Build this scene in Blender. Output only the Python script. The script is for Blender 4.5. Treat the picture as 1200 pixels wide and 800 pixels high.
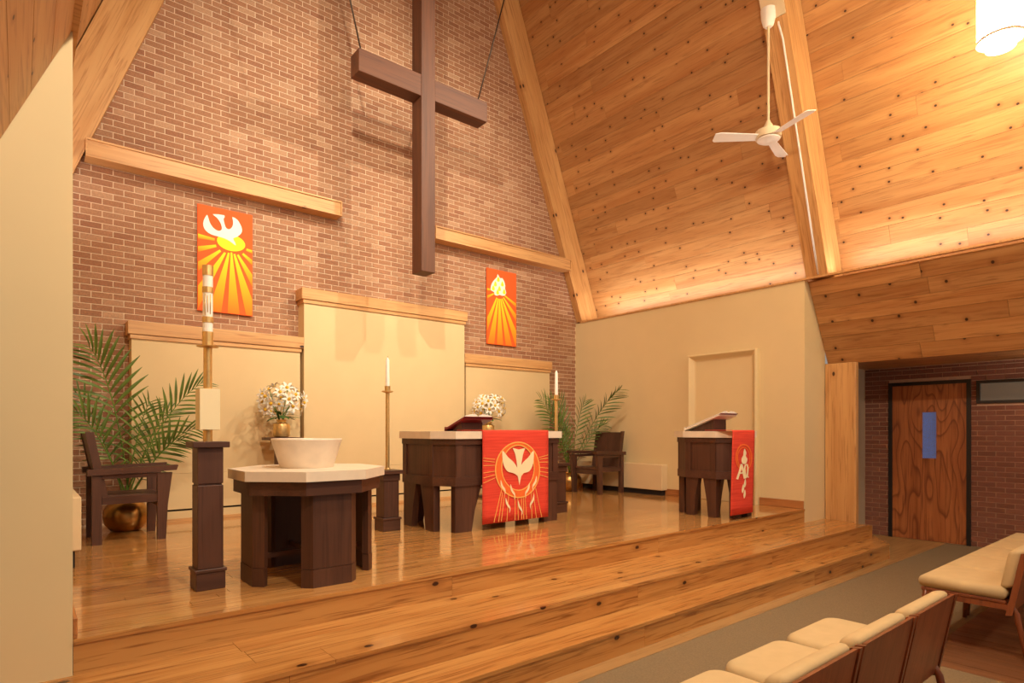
import bpy, bmesh, math, random
from mathutils import Vector, Matrix
random.seed(7)
PI = math.pi
for o in list(bpy.data.objects): bpy.data.objects.remove(o)
S = bpy.context.scene
COL = S.collection
# ------------------------------------------------------------------ camera
cam = bpy.data.cameras.new('camera'); camo = bpy.data.objects.new('camera', cam); COL.objects.link(camo)
camo.location = (0, 0, 0.95)
camo.rotation_euler = (PI/2, 0, -math.atan2(0.634, 0.7733))
cam.sensor_width = 36; cam.lens = 705.04/1200*36; cam.shift_y = 104/1200
cam.clip_start = 0.05; cam.clip_end = 100
S.camera = camo
# ------------------------------------------------------------------ world, lights, exposure
S.view_settings.view_transform = 'Standard'; S.view_settings.look = 'None'
S.view_settings.gamma = 1; S.view_settings.use_curve_mapping = False
S.view_settings.exposure = 0.08
W = bpy.data.worlds.new('world'); S.world = W; W.use_nodes = True
W.node_tree.nodes['Background'].inputs[0].default_value = (1.0, 0.90, 0.78, 1)
W.node_tree.nodes['Background'].inputs[1].default_value = 0.3
WARM = (1.0, 0.90, 0.71)
def light(kind, name, loc, target, power, color=WARM, **kw):
    l = bpy.data.lights.new(name, kind); l.energy = power; l.color = color
    for k, v in kw.items(): setattr(l, k, v)
    o = bpy.data.objects.new(name, l); COL.objects.link(o); o.location = loc
    if target is not None:
        o.rotation_euler = (Vector(target)-Vector(loc)).to_track_quat('-Z', 'Y').to_euler()
    return o
# stage spots clamped to the near rafter pair
light('SPOT', 'rafter_spot', (1.25, 2.9, 5.45), (3.7, 7.2, 3.8), 700, spot_size=1.35, spot_blend=1.0, shadow_soft_size=0.06)
light('SPOT', 'rafter_spot', (5.95, 2.9, 6.35), (3.3, 7.2, 3.7), 700, spot_size=1.35, spot_blend=1.0, shadow_soft_size=0.06)
# unseen fill spots added overhead to light the chancel and graze the risers
light('SPOT', 'nave_fill', (2.4, 1.4, 7.4), (4.4, 5.2, 0.3), 700, spot_size=1.35, spot_blend=0.9, shadow_soft_size=0.15)
light('SPOT', 'nave_fill', (5.1, 1.4, 7.4), (2.6, 5.2, 0.3), 700, spot_size=1.35, spot_blend=0.9, shadow_soft_size=0.15)
# the other pendant lamps of the nave, outside the frame
for (x, y, p) in ((1.2, 0.7, 370), (1.35, -2.3, 110), (6.2, -2.3, 110)):
    light('POINT', 'pendant_glow', (x, y, 4.2), None, p, (1.0, 0.86, 0.66), shadow_soft_size=0.15)
# unseen point light added to brighten the side aisle
light('POINT', 'aisle_fill', (8.55, 0.9, 1.62), None, 13, (1.0, 0.86, 0.70), shadow_soft_size=0.1)
# cove strips on the ledges above the side walls
for x in (7.43, 0.09):
    for (y0, y1) in ((-4.4, 3.05), (3.45, 6.95)):
        l = light('AREA', 'cove_light', (x, (y0+y1)/2, 2.80), (x, 0, 9), 6.6*(y1-y0), (1.0, 0.92, 0.83), shape='RECTANGLE', size=0.08, size_y=y1-y0)
        l.rotation_euler = (PI, 0, 0)

# ------------------------------------------------------------------ materials
def lin(c):
    def f(v):
        v /= 255.0
        return v/12.92 if v <= 0.04045 else ((v+0.055)/1.055)**2.4
    return (f(c[0]), f(c[1]), f(c[2]), 1)
class NT:
    def __init__(s, name):
        s.m = bpy.data.materials.new(name); s.m.use_nodes = True; s.t = s.m.node_tree; s.n = s.t.nodes; s.L = s.t.links
        s.b = s.n['Principled BSDF']
    def new(s, typ, **kw):
        n = s.n.new(typ)
        for k, v in kw.items(): setattr(n, k, v)
        return n
    def link(s, a, b): s.L.new(a, b)
    def math(s, op, a, b=None, c=None, clamp=False):
        n = s.new('ShaderNodeMath', operation=op); n.use_clamp = clamp
        for i, v in enumerate((a, b, c)):
            if v is None: continue
            if isinstance(v, (int, float)): n.inputs[i].default_value = v
            else: s.link(v, n.inputs[i])
        return n.outputs[0]
    def ramp(s, fac, stops):
        r = s.new('ShaderNodeValToRGB'); e = r.color_ramp.elements
        while len(e) < len(stops): e.new(0.5)
        for i, (p, c) in enumerate(stops): e[i].position = p; e[i].color = c
        s.link(fac, r.inputs[0]); return r.outputs[0]
    def mix(s, fac, a, b, mode='MIX'):
        n = s.new('ShaderNodeMix', data_type='RGBA', blend_type=mode)
        if isinstance(fac, (int, float)): n.inputs[0].default_value = fac
        else: s.link(fac, n.inputs[0])
        for i, v in ((6, a), (7, b)):
            if isinstance(v, tuple): n.inputs[i].default_value = v
            else: s.link(v, n.inputs[i])
        return n.outputs[2]
def plain(name, col, rough=0.5, metal=0.0, var=0.06, scale=6.0, bump=0.0, bscale=60, **kw):
    t = NT(name); c = lin(col)
    tc = t.new('ShaderNodeNewGeometry')
    nz = t.new('ShaderNodeTexNoise'); nz.inputs['Scale'].default_value = scale; nz.inputs['Detail'].default_value = 4
    t.link(tc.outputs['Position'], nz.inputs['Vector'])
    lo = tuple(v*(1-var) for v in c[:3])+(1,); hi = tuple(min(1, v*(1+var)) for v in c[:3])+(1,)
    t.link(t.ramp(nz.outputs['Fac'], [(0.3, lo), (0.7, hi)]), t.b.inputs['Base Color'])
    t.b.inputs['Roughness'].default_value = rough; t.b.inputs['Metallic'].default_value = metal
    for k, v in kw.items(): t.b.inputs[k].default_value = v
    if bump:
        n2 = t.new('ShaderNodeTexNoise'); n2.inputs['Scale'].default_value = bscale; n2.inputs['Detail'].default_value = 3
        t.link(tc.outputs['Position'], n2.inputs['Vector'])
        bp = t.new('ShaderNodeBump'); bp.inputs['Strength'].default_value = bump; bp.inputs['Distance'].default_value = 0.01
        t.link(n2.outputs['Fac'], bp.inputs['Height']); t.link(bp.outputs[0], t.b.inputs['Normal'])
    return t.m
def wood(name, c1, c2, cdark, axis='X', rot=(0, 0, 0), coords='pos', rough=0.4, knots=0.0, kscale=1.0, grain=1.0, vary=0.18, contrast=1.0, coat=0.0, figure=0.0, dash=1.6):
    t = NT(name)
    if coords == 'pos': v = t.new('ShaderNodeNewGeometry').outputs['Position']
    else: v = t.new('ShaderNodeTexCoord').outputs['Object']
    oi = t.new('ShaderNodeObjectInfo')
    off = t.new('ShaderNodeVectorMath', operation='SCALE'); off.inputs[0].default_value = (13.7, 7.3, 21.1)
    t.link(oi.outputs['Random'], off.inputs['Scale'])
    r0 = t.new('ShaderNodeMapping'); r0.inputs['Rotation'].default_value = rot; t.link(v, r0.inputs['Vector'])
    ad = t.new('ShaderNodeVectorMath', operation='ADD'); t.link(r0.outputs[0], ad.inputs[0]); t.link(off.outputs[0], ad.inputs[1])
    def scaled(long, cross):
        m = t.new('ShaderNodeMapping'); s = {'X': (long, cross, cross), 'Y': (cross, long, cross), 'Z': (cross, cross, long)}[axis]
        m.inputs['Scale'].default_value = s; t.link(ad.outputs[0], m.inputs['Vector']); return m.outputs[0]
    n1 = t.new('ShaderNodeTexNoise'); n1.inputs['Scale'].default_value = 1.0; n1.inputs['Detail'].default_value = 3; n1.inputs['Distortion'].default_value = 0.6
    t.link(scaled(0.55*grain, 7*grain), n1.inputs['Vector'])
    n2 = t.new('ShaderNodeTexNoise'); n2.inputs['Scale'].default_value = 1.0; n2.inputs['Detail'].default_value = 5; n2.inputs['Distortion'].default_value = 1.2
    t.link(scaled(dash*grain, 40*grain), n2.inputs['Vector'])
    base = t.ramp(n1.outputs['Fac'], [(0.36, lin(c1)), (0.64, lin(c2))])
    streak = t.ramp(n2.outputs['Fac'], [(0.50, (0, 0, 0, 1)), (0.70, (0.75*contrast, 0.75*contrast, 0.75*contrast, 1))])
    col = t.mix(streak, base, lin(cdark))
    if figure:
        n3 = t.new('ShaderNodeTexNoise'); n3.inputs['Scale'].default_value = 1; n3.inputs['Detail'].default_value = 1
        t.link(scaled(0.9, 3.2), n3.inputs['Vector'])
        ring = t.math('FRACT', t.math('MULTIPLY', n3.outputs['Fac'], 11.0*figure))
        col = t.mix(t.ramp(ring, [(0.0, (0, 0, 0, 1)), (0.7, (0.15, 0.15, 0.15, 1)), (0.9, (0.8, 0.8, 0.8, 1)), (1.0, (0, 0, 0, 1))]), col, lin(cdark))
    if knots:
        sp = t.new('ShaderNodeSeparateXYZ'); t.link(ad.outputs[0], sp.inputs[0])
        ax = 'XYZ'.index(axis); o1, o2 = [sp.outputs[q] for q in range(3) if q != ax]
        cb = t.new('ShaderNodeCombineXYZ'); t.link(t.math('MULTIPLY', sp.outputs[ax], 0.62), cb.inputs[0])
        t.link(t.math('ADD', t.math('MULTIPLY', o1, 0.9), t.math('MULTIPLY', o2, 1.1)), cb.inputs[1])
        vo = t.new('ShaderNodeTexVoronoi', voronoi_dimensions='2D'); vo.inputs['Scale'].default_value = 3.1*kscale; vo.inputs['Randomness'].default_value = 1
        t.link(cb.outputs[0], vo.inputs['Vector'])
        pick = t.math('GREATER_THAN', vo.outputs['Color'], 1-knots)
        k = t.ramp(vo.outputs['Distance'], [(0.042, (1, 1, 1, 1)), (0.062, (0, 0, 0, 1))])
        halo = t.ramp(vo.outputs['Distance'], [(0.05, (0.4, 0.4, 0.4, 1)), (0.2, (0, 0, 0, 1))])
        col = t.mix(t.math('MULTIPLY', halo, pick), col, lin(cdark))
        col = t.mix(t.math('MULTIPLY', k, pick), col, lin((62, 32, 14)))
    hs = t.new('ShaderNodeHueSaturation'); t.link(col, hs.inputs['Color'])
    t.link(t.math('MULTIPLY_ADD', oi.outputs['Random'], vary, 1-vary/2), hs.inputs['Value'])
    t.link(hs.outputs[0], t.b.inputs['Base Color'])
    t.b.inputs['Roughness'].default_value = rough
    if coat: t.b.inputs['Coat Weight'].default_value = coat; t.b.inputs['Coat Roughness'].default_value = 0.06
    bp = t.new('ShaderNodeBump'); bp.inputs['Strength'].default_value = 0.12; bp.inputs['Distance'].default_value = 0.004
    t.link(n2.outputs['Fac'], bp.inputs['Height']); t.link(bp.outputs[0], t.b.inputs['Normal'])
    return t.m
def brickmat(name, cols, rough=0.85):
    t = NT(name); g = t.new('ShaderNodeNewGeometry'); oi = t.new('ShaderNodeObjectInfo')
    r = t.math('FRACT', t.math('ADD', g.outputs['Random Per Island'], oi.outputs['Random']))
    rp = t.ramp(r, [(i/(len(cols)-1), lin(c)) for i, c in enumerate(cols)])
    nz = t.new('ShaderNodeTexNoise'); nz.inputs['Scale'].default_value = 70; nz.inputs['Detail'].default_value = 4
    t.link(g.outputs['Position'], nz.inputs['Vector'])
    sp = t.ramp(nz.outputs['Fac'], [(0.3, (0.80, 0.80, 0.80, 1)), (0.7, (1.12, 1.1, 1.08, 1))])
    t.link(t.mix(1.0, rp, sp, 'MULTIPLY'), t.b.inputs['Base Color']); t.b.inputs['Roughness'].default_value = rough
    bp = t.new('ShaderNodeBump'); bp.inputs['Strength'].default_value = 0.25; bp.inputs['Distance'].default_value = 0.003
    t.link(nz.outputs['Fac'], bp.inputs['Height']); t.link(bp.outputs[0], t.b.inputs['Normal'])
    return t.m
SLOPE = 2.62; ANG = math.atan2(1, SLOPE)
M = {}
PINE = ((178, 124, 72), (196, 148, 94), (124, 72, 35))
M['ceil'] = wood('ceiling_pine', *PINE, axis='Y', rough=0.45, knots=0.50, kscale=2.2, vary=0.24, contrast=0.6, dash=2.2)
M['soffit'] = wood('soffit_pine', *PINE, axis='Y', rough=0.45, knots=0.44, kscale=1.9, vary=0.22, contrast=0.7, dash=2.2)
BEAM = ((200, 148, 90), (214, 166, 108), (162, 106, 58))
M['rafter_r'] = wood('rafter_right_pine', *BEAM, axis='Z', rot=(0, ANG, 0), rough=0.45, knots=0.22, kscale=1.0, vary=0.05)
M['rafter_l'] = wood('rafter_left_pine', *BEAM, axis='Z', rot=(0, -ANG, 0), rough=0.45, knots=0.22, kscale=1.0, vary=0.05)
M['post'] = wood('post_pine', *BEAM, axis='Z', rough=0.45, knots=0.25, vary=0.05)
M['ledge'] = wood('ledge_pine', (200, 148, 92), (214, 166, 110), (168, 112, 64), axis='X', rough=0.45, knots=0.12, vary=0.06)
M['floor'] = wood('floor_pine', (191, 134, 74), (208, 154, 92), (144, 88, 42), axis='X', rough=0.12, knots=0.10, vary=0.12, coat=0.5)
M['step'] = wood('step_pine', (184, 126, 66), (200, 146, 82), (118, 64, 26), axis='X', rough=0.22, knots=0.4, kscale=1.1, vary=0.08, coat=0.2)
M['strip'] = wood('strip_oak', (160, 122, 76), (172, 134, 86), (124, 88, 50), axis='X', rough=0.4, vary=0.06)
M['base'] = wood('baseboard_oak', (176, 112, 60), (190, 128, 72), (130, 76, 36), axis='Y', rough=0.5, vary=0.05)
M['dark_z'] = wood('walnut_upright', (74, 45, 33), (90, 57, 42), (45, 25, 18), axis='Z', rough=0.42, vary=0.12, contrast=0.6)
M['dark_x'] = wood('walnut_rail', (74, 45, 33), (90, 57, 42), (45, 25, 18), axis='X', rough=0.42, vary=0.12, contrast=0.6)
M['cross_z'] = wood('cross_upright_wood', (82, 45, 24), (98, 56, 30), (50, 26, 13), axis='Z', rough=0.62, vary=0.04, contrast=0.6)
M['cross_x'] = wood('cross_arm_wood', (82, 45, 24), (98, 56, 30), (50, 26, 13), axis='X', rough=0.62, vary=0.04, contrast=0.6)
M['pew'] = wood('chair_walnut', (122, 66, 38), (142, 82, 50), (84, 42, 24), axis='Z', rough=0.35, vary=0.12, contrast=0.7)
M['aisle_door'] = wood('door_plywood', (166, 98, 54), (184, 114, 66), (104, 52, 26), axis='Z', rough=0.4, vary=0.0, figure=1.0)
M['aisle_floor'] = wood('nave_floor_wood', (120, 80, 52), (140, 96, 64), (86, 54, 34), axis='Y', rough=0.35, vary=0.2)
M['brick'] = brickmat('brick_tan', [(156, 110, 80), (164, 118, 86), (150, 102, 74), (170, 126, 94), (158, 110, 80), (182, 142, 110), (154, 106, 76)])
M['mortar'] = plain('mortar_pale', (224, 198, 168), 0.9, var=0.05, scale=20)
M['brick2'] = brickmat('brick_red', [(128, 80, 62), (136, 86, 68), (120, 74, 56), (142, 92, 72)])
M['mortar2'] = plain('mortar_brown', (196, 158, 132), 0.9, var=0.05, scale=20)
M['wall'] = plain('wall_paint', (225, 203, 156), 0.7, var=0.015, scale=3)
M['panel'] = plain('panel_fabric', (216, 188, 140), 0.75, var=0.02, scale=4)
M['heater'] = plain('heater_enamel', (228, 204, 162), 0.5, var=0.01)
M['door_paint'] = plain('door_paint', (225, 203, 156), 0.5, var=0.01)
M['plaster'] = plain('plaster_grey', (190, 172, 146), 0.8, var=0.04)
M['black'] = plain('black_frame', (26, 22, 20), 0.45)
M['void'] = plain('black_recess', (30, 22, 18), 0.9)
M['carpet'] = plain('carpet_taupe', (132, 112, 82), 0.95, var=0.12, scale=90, bump=0.5, bscale=300)
M['stone'] = plain('cream_stone', (232, 218, 196), 0.35, var=0.05, scale=12)
M['bowl'] = plain('font_marble', (236, 220, 200), 0.35, var=0.08, scale=9)
M['gold'] = plain('brass', (228, 192, 128), 0.38, 0.85, var=0.08, scale=40)
M['bronze'] = plain('aged_brass', (186, 146, 88), 0.32, 1.0, var=0.2, scale=10)
M['wax'] = plain('candle_wax', (250, 246, 236), 0.45, var=0.01)
M['cream_box'] = plain('cream_enamel', (240, 226, 186), 0.4, var=0.01)
M['red'] = None
M['cushion'] = plain('cream_upholstery', (204, 180, 134), 0.85, var=0.04, scale=12, bump=0.15, bscale=220)
M['fanwhite'] = plain('fan_white', (240, 234, 224), 0.4, var=0.01)
M['fancream'] = plain('fan_cream', (228, 208, 170), 0.4, var=0.01)
M['steel'] = plain('steel_cable', (70, 58, 48), 0.4, 0.8)
M['petal'] = plain('lily_petal', (236, 230, 216), 0.6, var=0.02)
M['stamen'] = plain('lily_stamen', (214, 170, 40), 0.6, var=0.1, scale=80)
M['leaf'] = plain('palm_leaf', (92, 112, 42), 0.45, var=0.3, scale=9)
M['leaf2'] = plain('lily_leaf', (46, 104, 30), 0.45, var=0.25, scale=30)
M['stalk'] = plain('palm_stalk', (96, 132, 44), 0.5, var=0.15, scale=14)
M['soil'] = plain('potting_soil', (50, 36, 26), 0.95, var=0.3, scale=60)
M['cover'] = plain('book_cover_red', (120, 26, 26), 0.4)
M['page'] = plain('book_page', (244, 238, 224), 0.7, var=0.01)
M['ban_o'] = plain('banner_orange', (240, 94, 30), 0.8, var=0.03, scale=40)
M['ban_y'] = plain('banner_yellow', (248, 232, 40), 0.8, var=0.02)
M['ban_w'] = plain('banner_white', (246, 242, 228), 0.8, var=0.01)
M['cl_o'] = plain('applique_orange', (240, 112, 44), 0.8, var=0.05, scale=60)
M['cl_c'] = plain('applique_cream', (246, 232, 190), 0.8, var=0.02)
M['cl_y'] = plain('stitch_yellow', (246, 184, 96), 0.8, var=0.02)
def cloth_red():
    t = NT('cloth_red'); g = t.new('ShaderNodeNewGeometry')
    mp = t.new('ShaderNodeMapping'); mp.inputs['Scale'].default_value = (3, 3, 90); t.link(g.outputs['Position'], mp.inputs['Vector'])
    nz = t.new('ShaderNodeTexNoise'); nz.inputs['Scale'].default_value = 1; nz.inputs['Detail'].default_value = 3; t.link(mp.outputs[0], nz.inputs['Vector'])
    t.link(t.ramp(nz.outputs['Fac'], [(0.3, lin((210, 54, 38))), (0.7, lin((230, 76, 52)))]), t.b.inputs['Base Color'])
    t.b.inputs['Roughness'].default_value = 0.8; return t.m
M['red'] = cloth_red()
def raymat():
    t = NT('banner_ray_print'); tc = t.new('ShaderNodeTexCoord'); sx = t.new('ShaderNodeSeparateXYZ')
    t.link(tc.outputs['Generated'], sx.inputs[0])
    t.link(t.ramp(sx.outputs['Z'], [(0.0, lin((242, 120, 24))), (0.45, lin((250, 176, 24))), (1.0, lin((250, 226, 36)))]), t.b.inputs['Base Color'])
    t.b.inputs['Roughness'].default_value = 0.8; return t.m
M['ray'] = raymat()
def emis(name, col, strength):
    t = NT(name); t.b.inputs['Base Color'].default_value = lin(col); t.b.inputs['Emission Color'].default_value = lin(col)
    t.b.inputs['Emission Strength'].default_value = strength; return t.m
M['lamp'] = emis('lamp_glass_lit', (255, 228, 180), 60.0)
M['lite'] = emis('daylit_glass', (120, 140, 200), 0.55)
M['pane'] = emis('lit_room_glass', (112, 108, 100), 0.1); M['pane'].node_tree.nodes['Principled BSDF'].inputs['Roughness'].default_value = 0.1


# ------------------------------------------------------------------ helpers
WL = {}
def wl(o): return WL.get(o.name, Vector((0, 0, 0)))
def tag(o, label=None, cat=None, group=None, kind=None):
    if label: o['label'] = label
    if cat: o['category'] = cat
    if group: o['group'] = group
    if kind: o['kind'] = kind
    return o
def thing(name, loc, label, cat, group=None):
    o = bpy.data.objects.new(name, None); COL.objects.link(o); o.location = loc; o.empty_display_size = 0.1
    WL[o.name] = Vector(loc); return tag(o, label, cat, group)
def obj(name, verts, faces, mat, parent=None, smooth=False):
    vs = [Vector(v) for v in verts]
    lo = Vector((min(v[i] for v in vs) for i in range(3))); hi = Vector((max(v[i] for v in vs) for i in range(3)))
    c = Vector(((lo.x+hi.x)/2, (lo.y+hi.y)/2, lo.z))
    me = bpy.data.meshes.new(name); me.from_pydata([v-c for v in vs], [], faces); me.update()
    bm = bmesh.new(); bm.from_mesh(me); bmesh.ops.recalc_face_normals(bm, faces=bm.faces); bm.to_mesh(me); bm.free()
    if smooth:
        for p in me.polygons: p.use_smooth = True
    o = bpy.data.objects.new(name, me); COL.objects.link(o); me.materials.append(mat if not isinstance(mat, str) else M[mat])
    WL[o.name] = c
    o.location = c
    if parent is not None: o.parent = parent; o.location = c-wl(parent)
    return o
def fromdata(name, data, loc, mat_unused, parent=None, rot=(0, 0, 0), scale=(1, 1, 1)):
    o = bpy.data.objects.new(name, data); COL.objects.link(o); WL[o.name] = Vector(loc)
    o.location = Vector(loc)-(wl(parent) if parent is not None else Vector((0, 0, 0)))
    o.rotation_euler = rot; o.scale = scale
    if parent is not None: o.parent = parent
    return o
def frombm(name, bm, mat, parent=None, smooth=False):
    bm.verts.index_update()
    v = [tuple(x.co) for x in bm.verts]; f = [[y.index for y in x.verts] for x in bm.faces]; bm.free()
    return obj(name, v, f, mat, parent, smooth)
def boxbm(x0, x1, y0, y1, z0, z1, bev=0.0, seg=1):
    bm = bmesh.new(); bmesh.ops.create_cube(bm, size=1)
    for v in bm.verts: v.co = ((x0+x1)/2+v.co.x*(x1-x0), (y0+y1)/2+v.co.y*(y1-y0), (z0+z1)/2+v.co.z*(z1-z0))
    if bev: bmesh.ops.bevel(bm, geom=bm.edges[:], offset=bev, segments=seg, profile=0.5, affect='EDGES')
    return bm
def box(name, x0, x1, y0, y1, z0, z1, mat, parent=None, bev=0.0, seg=1, smooth=False):
    return frombm(name, boxbm(x0, x1, y0, y1, z0, z1, bev, seg), mat, parent, smooth)
def prism(name, pts, d, off, mat, parent=None):
    """pts: list of 3D points (a planar outline), extruded by vector d (from off)."""
    n = len(pts); d = Vector(d); off = Vector(off)
    v = [Vector(p)+off for p in pts]+[Vector(p)+off+d for p in pts]
    f = [list(range(n)), list(range(2*n-1, n-1, -1))]+[[i, (i+1) % n, n+(i+1) % n, n+i] for i in range(n)]
    return obj(name, v, f, mat, parent)
def poly_bm(loops, place, d):
    bm = bmesh.new(); d = Vector(d)
    for pts in loops:
        vs = [bm.verts.new(place(*p)) for p in pts]
        f = bm.faces.new(vs); r = bmesh.ops.extrude_face_region(bm, geom=[f])
        for e in r['geom']:
            if isinstance(e, bmesh.types.BMVert): e.co += d
    bmesh.ops.triangulate(bm, faces=[f for f in bm.faces if len(f.verts) > 4])
    return bm
def lathe(name, prof, loc, mat, parent=None, n=28, smooth=True, cap=True):
    v = []; f = []
    for r, z in prof:
        for i in range(n):
            a = 2*PI*i/n; v.append((loc[0]+r*math.cos(a), loc[1]+r*math.sin(a), loc[2]+z))
    for j in range(len(prof)-1):
        for i in range(n): f.append([j*n+i, j*n+(i+1) % n, (j+1)*n+(i+1) % n, (j+1)*n+i])
    if cap: f.append(list(range(n-1, -1, -1))); f.append([(len(prof)-1)*n+i for i in range(n)])
    o = obj(name, v, f, mat, parent, False)
    if smooth:
        for p in o.data.polygons: p.use_smooth = len(p.vertices) == 4
        o.data.set_sharp_from_angle(angle=0.7)
    return o
def tube(name, pts, r, mat, parent=None, n=8, r2=None):
    v = []; f = []; pts = [Vector(p) for p in pts]; K = len(pts)
    for k, p in enumerate(pts):
        t = (pts[min(k+1, K-1)]-pts[max(k-1, 0)]).normalized()
        a = t.orthogonal().normalized() if k == 0 else (a-t*a.dot(t)).normalized()
        b = t.cross(a); rr = r if r2 is None else r+(r2-r)*k/(K-1)
        for i in range(n):
            w = 2*PI*i/n; v.append(p+(a*math.cos(w)+b*math.sin(w))*rr)
    for k in range(K-1):
        for i in range(n): f.append([k*n+i, k*n+(i+1) % n, (k+1)*n+(i+1) % n, (k+1)*n+i])
    f.append(list(range(n-1, -1, -1))); f.append([(K-1)*n+i for i in range(n)])
    return obj(name, v, f, mat, parent, True)
def smooth_loop(pts, k=3):
    out = []; n = len(pts)
    for i in range(n):
        p0, p1, p2, p3 = pts[i-1], pts[i], pts[(i+1) % n], pts[(i+2) % n]
        for j in range(k):
            t = j/k
            out.append(tuple(0.5*(2*p1[a]+(p2[a]-p0[a])*t+(2*p0[a]-5*p1[a]+4*p2[a]-p3[a])*t*t+(-p0[a]+3*p1[a]-3*p2[a]+p3[a])*t**3) for a in (0, 1)))
    return out
def stroke(pts, w, taper=False):
    L = []; R = []
    for i, p in enumerate(pts):
        a = pts[max(i-1, 0)]; b = pts[min(i+1, len(pts)-1)]
        dx, dy = b[0]-a[0], b[1]-a[1]; l = math.hypot(dx, dy) or 1
        ww = w/2*(1 if not taper else max(0.08, math.sin(PI*(i+0.15)/(len(pts)-0.7))))
        L.append((p[0]-dy/l*ww, p[1]+dx/l*ww)); R.append((p[0]+dy/l*ww, p[1]-dx/l*ww))
    return L+R[::-1]
def copy_tree(o, parent=None):
    c = o.copy(); COL.objects.link(c); c.parent = parent
    for ch in [x for x in bpy.data.objects if x.parent == o]: copy_tree(ch, c)
    return c
def kids(o): return [x for x in bpy.data.objects if x.parent == o]
def struct(o): o['kind'] = 'structure'; return o
CUBE = {}
def plank(name, mat, cx, cy, cz, sx, sy, sz, parent, rot=(0, 0, 0)):
    if mat not in CUBE:
        me = bpy.data.meshes.new('plank_'+mat); bm = bmesh.new(); bmesh.ops.create_cube(bm, size=1); bm.to_mesh(me); bm.free()
        me.materials.append(M[mat]); CUBE[mat] = me
    return fromdata(name, CUBE[mat], (cx, cy, cz), None, parent, rot, (sx, sy, sz))

# ------------------------------------------------------------------ setting
XL, XR, YB, YA, CX = 0.19, 7.34, 7.24, 3.38, 3.76
ZT = 2.76; RIS = 0.165; FZ = -0.495
YN = -4.5                                   # near end of the nave
def xceil(z): return 7.80-(z-2.78)/SLOPE    # right roof plane
def xraft(z): return 7.36-(z-2.78)/SLOPE    # rafter underside
ZAPEX = 2.78+SLOPE*(7.80-CX)
# platform
fl = struct(box('floor_platform', XL-0.1, XR+0.1, YA+0.03, YB, -0.30, -0.012, 'void'))
random.seed(3)
rows = 46; w = (YB-YA)/rows
for i in range(rows):
    x = XL-0.05-random.random()*1.6; y = YA+(i+0.5)*w
    while x < XR+0.05:
        l = random.uniform(1.3, 2.6); a = max(x, XL-0.05); b = min(x+l, XR+0.05)
        if b-a > 0.05: plank('floorboard', 'floor', (a+b)/2, y, -0.011, b-a-0.0025, w-0.0022, 0.022, fl)
        x += l
# steps: risers and treads
YB1, YC1, YE1 = 2.815, 2.545, 2.43
st = struct(box('floor_step_upper', XL-1.7, 7.9, YB1+0.02, YA+0.025, FZ, -RIS-0.022, 'step'))
def boards_x(name, mat, x0, x1, y0, y1, z0, z1, parent, lens=(1.9, 2.8)):
    x = x0
    while x < x1-0.01:
        l = random.uniform(*lens); b = min(x+l, x1)
        if x1-b < 0.5: b = x1
        plank(name, mat, (x+b)/2, (y0+y1)/2, (z0+z1)/2, b-x-0.002, y1-y0, z1-z0, parent)
        x = b
boards_x('nosing', 'step', XL+0.002, XR-0.002, YA-0.007, YA+0.001, -0.024, 0.0, fl)
boards_x('riser_board', 'step', XL+0.001, XR-0.001, YA, YA+0.022, -RIS, -0.0245, fl)
for k in range(3):
    d = (YA+0.02-YB1)/3
    boards_x('tread_board', 'step', XL-1.6, 7.75+0.09*k, YB1+k*d+0.001-(0.007 if k == 0 else 0), YB1+(k+1)*d-0.001, -RIS-0.022, -RIS, st)
boards_x('riser_board', 'step', XL-1.6, 7.75, YB1, YB1+0.02, -2*RIS, -RIS-0.0225, st)
# lower step with a clipped right corner
lowpts = [(XL-1.7, YC1+0.02, FZ), (7.58, YC1+0.02, FZ), (8.20, 3.0, FZ), (8.20, YB1+0.3, FZ), (XL-1.7, YB1+0.3, FZ)]
sl = struct(prism('floor_step_lower', lowpts, (0, 0, 0.142), (0, 0, 0), 'step'))
for k in range(2):
    d = (YB1-YC1)/2
    boards_x('tread_board', 'step', XL-1.6, 7.58+0.2*k, YC1+k*d-(0.007 if k == 0 else 0), YC1+(k+1)*d-0.002, -2*RIS-0.022, -2*RIS, sl)
prism('tread_board', [(7.581, YC1-0.007, -2*RIS-0.022), (8.212, 2.987, -2*RIS-0.022), (8.21, 3.2, -2*RIS-0.022), (7.76, 3.2, -2*RIS-0.022), (7.76, 2.83, -2*RIS-0.022), (7.581, 2.83, -2*RIS-0.022)], (0, 0, 0.0215), (0, 0, 0), 'step', sl)
boards_x('riser_board', 'step', XL-1.6, 7.58, YC1, YC1+0.018, FZ, -2*RIS-0.0225, sl)
prism('riser_board', [(7.58, YC1, FZ), (8.2, 2.985, FZ), (8.2, 3.01, FZ), (7.58, YC1+0.02, FZ)], (0, 0, RIS-0.023), (0, 0, 0), 'step', sl)
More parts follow.
